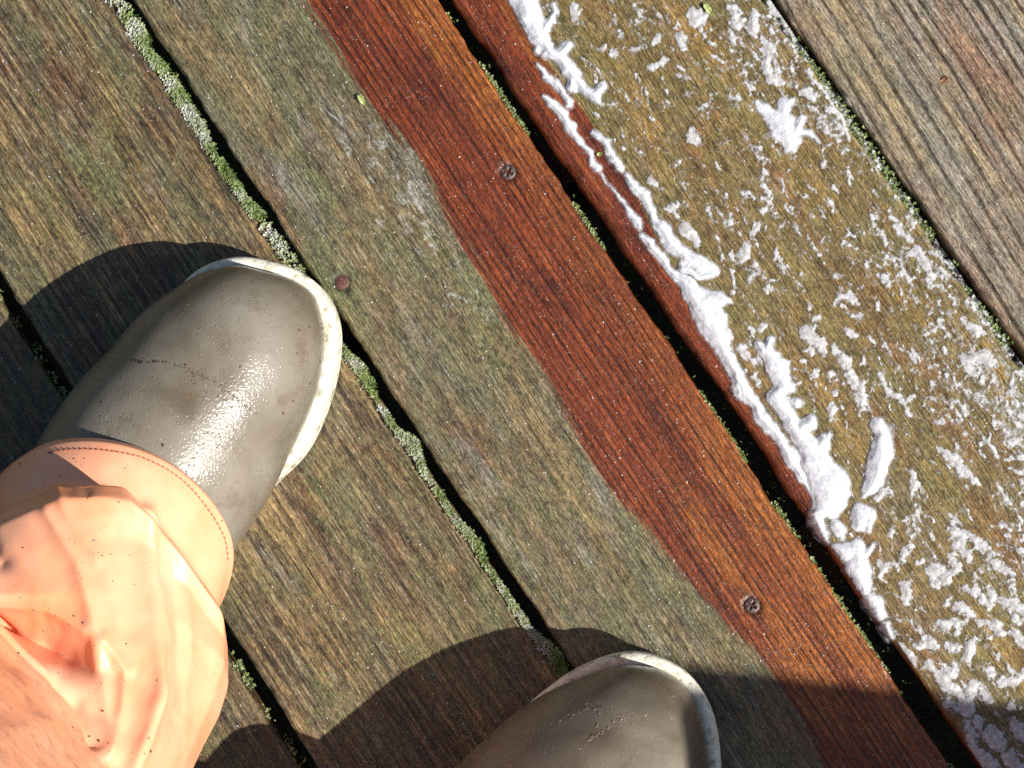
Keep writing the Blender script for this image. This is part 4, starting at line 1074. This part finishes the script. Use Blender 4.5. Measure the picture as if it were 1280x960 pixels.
# ------------------------------------------------------------------ leaf fragments lying on the planks
n = N('yellow_leaf'); M['leaf'] = n.set(Base_Color=n.ramp(n.noise(700, detail=3), [(0.35, (0.20, 0.24, 0.07)), (0.65, (0.36, 0.40, 0.15))]), Roughness=0.55)
n = N('rusty_leaf'); M['leaf2'] = n.set(Base_Color=n.ramp(n.noise(700, detail=3), [(0.35, (0.16, 0.05, 0.02)), (0.65, (0.35, 0.14, 0.06))]), Roughness=0.6)
def leaf_bit(px, py, L, W_, rot, mat, label, idx, seed):
    r = np.random.default_rng(seed)
    nx, ny = 9, 5; V = []
    for i in range(nx):
        u = i / (nx - 1); half = W_ * (math.sin(math.pi * min(1, 0.08 + 0.9 * u)) ** 0.7) * r.uniform(0.75, 1.1)
        for j in range(ny):
            t_ = j / (ny - 1) * 2 - 1
            V.append(((u - 0.5) * L, t_ * half, 0.0006 + 0.0007 * t_ * t_ + 0.0008 * math.sin(u * 3 + seed)))
    x, y = loc(px, py)
    me = mesh_from('leaf_fragment', V, grid_faces(nx, ny)[:, ::-1])
    md_ = link('leaf_fragment', me, mat, label=label, cat='leaf')
    p = P(px, py, 0); md_.location = (p[0], p[1], surf_z(idx, x, y) + 0.0002); md_.rotation_euler = (0, 0, rot)
    so_ = md_.modifiers.new('thick', 'SOLIDIFY'); so_.thickness = 0.00025
leaf_bit(452, 125, 0.0062, 0.0016, R(-62), M['leaf'], 'yellow-green leaf scrap beside the top of the rinsed red stripe', 2, 1)
leaf_bit(885, 12, 0.0075, 0.0016, R(-55), M['leaf'], 'pale leaf scrap among suds near the top of the soapy plank', 3, 2)
leaf_bit(749, 193, 0.0028, 0.0010, R(20), M['leaf'], 'tiny green leaf speck on the rinsed edge below the foam trickle', 3, 3)
leaf_bit(1180, 100, 0.0050, 0.0012, R(40), M['leaf2'], 'brown leaf scrap on the ribbed plank', 4, 4)

# ------------------------------------------------------------------ spray: fine beads of water over the planks, coloured whitish as glints
def beads(count, seed):
    r = np.random.default_rng(seed); V = []; Fc = []
    base = [(0, 0, 0.75), (0.72, 0, 0.45), (0.22, 0.68, 0.45), (-0.58, 0.42, 0.45), (-0.58, -0.42, 0.45), (0.22, -0.68, 0.45), (1, 0, 0), (0.31, 0.95, 0), (-0.81, 0.59, 0), (-0.81, -0.59, 0), (0.31, -0.95, 0)]
    fb = [(0, 1, 2), (0, 2, 3), (0, 3, 4), (0, 4, 5), (0, 5, 1)] + [q for k in range(5) for q in ((1 + k, 6 + k, 6 + (k + 1) % 5), (1 + k, 6 + (k + 1) % 5, 1 + (k + 1) % 5))]
    made = 0
    while made < count:
        x, y = r.uniform(-0.36, 0.36), r.uniform(-0.36, 0.36)
        if r.random() > float(0.12 + 0.9 * sstep(0.42, 0.62, fbm(np.array([x * 30 + 50]), np.array([y * 40 + 50]), 801, 3))[0]): continue
        idx = None
        for k in range(5):
            if EDGES[k][0][0] + EDGES[k][0][1] * x + 0.004 < y < EDGES[k][1][0] + EDGES[k][1][1] * x - 0.004: idx = k
        if idx is None: continue
        s_ = 0.00018 * (3.4 ** (r.random() ** 2.2)); a0 = r.uniform(0, 1.2); ca, sa = math.cos(a0), math.sin(a0); asp = r.uniform(0.6, 1.0)
        z = surf_z(idx, x, y) - 0.00005; i0 = len(V)
        for (bx_, by_, bz_) in base:
            V.append((x + (bx_ * ca - by_ * sa) * s_, y + (bx_ * sa + by_ * ca) * s_ * asp, z + bz_ * s_))
        Fc += [(i0 + a, i0 + b, i0 + c) for a, b, c in fb]; made += 1
    ob = link('water_beads', mesh_from('water_beads', V, Fc), M['bead'], label='fine beads of spray, coloured whitish as glints, over the wet planks', cat='water', kind='stuff')
    ob.rotation_euler = (0, 0, ANG)
beads(6500, 19)
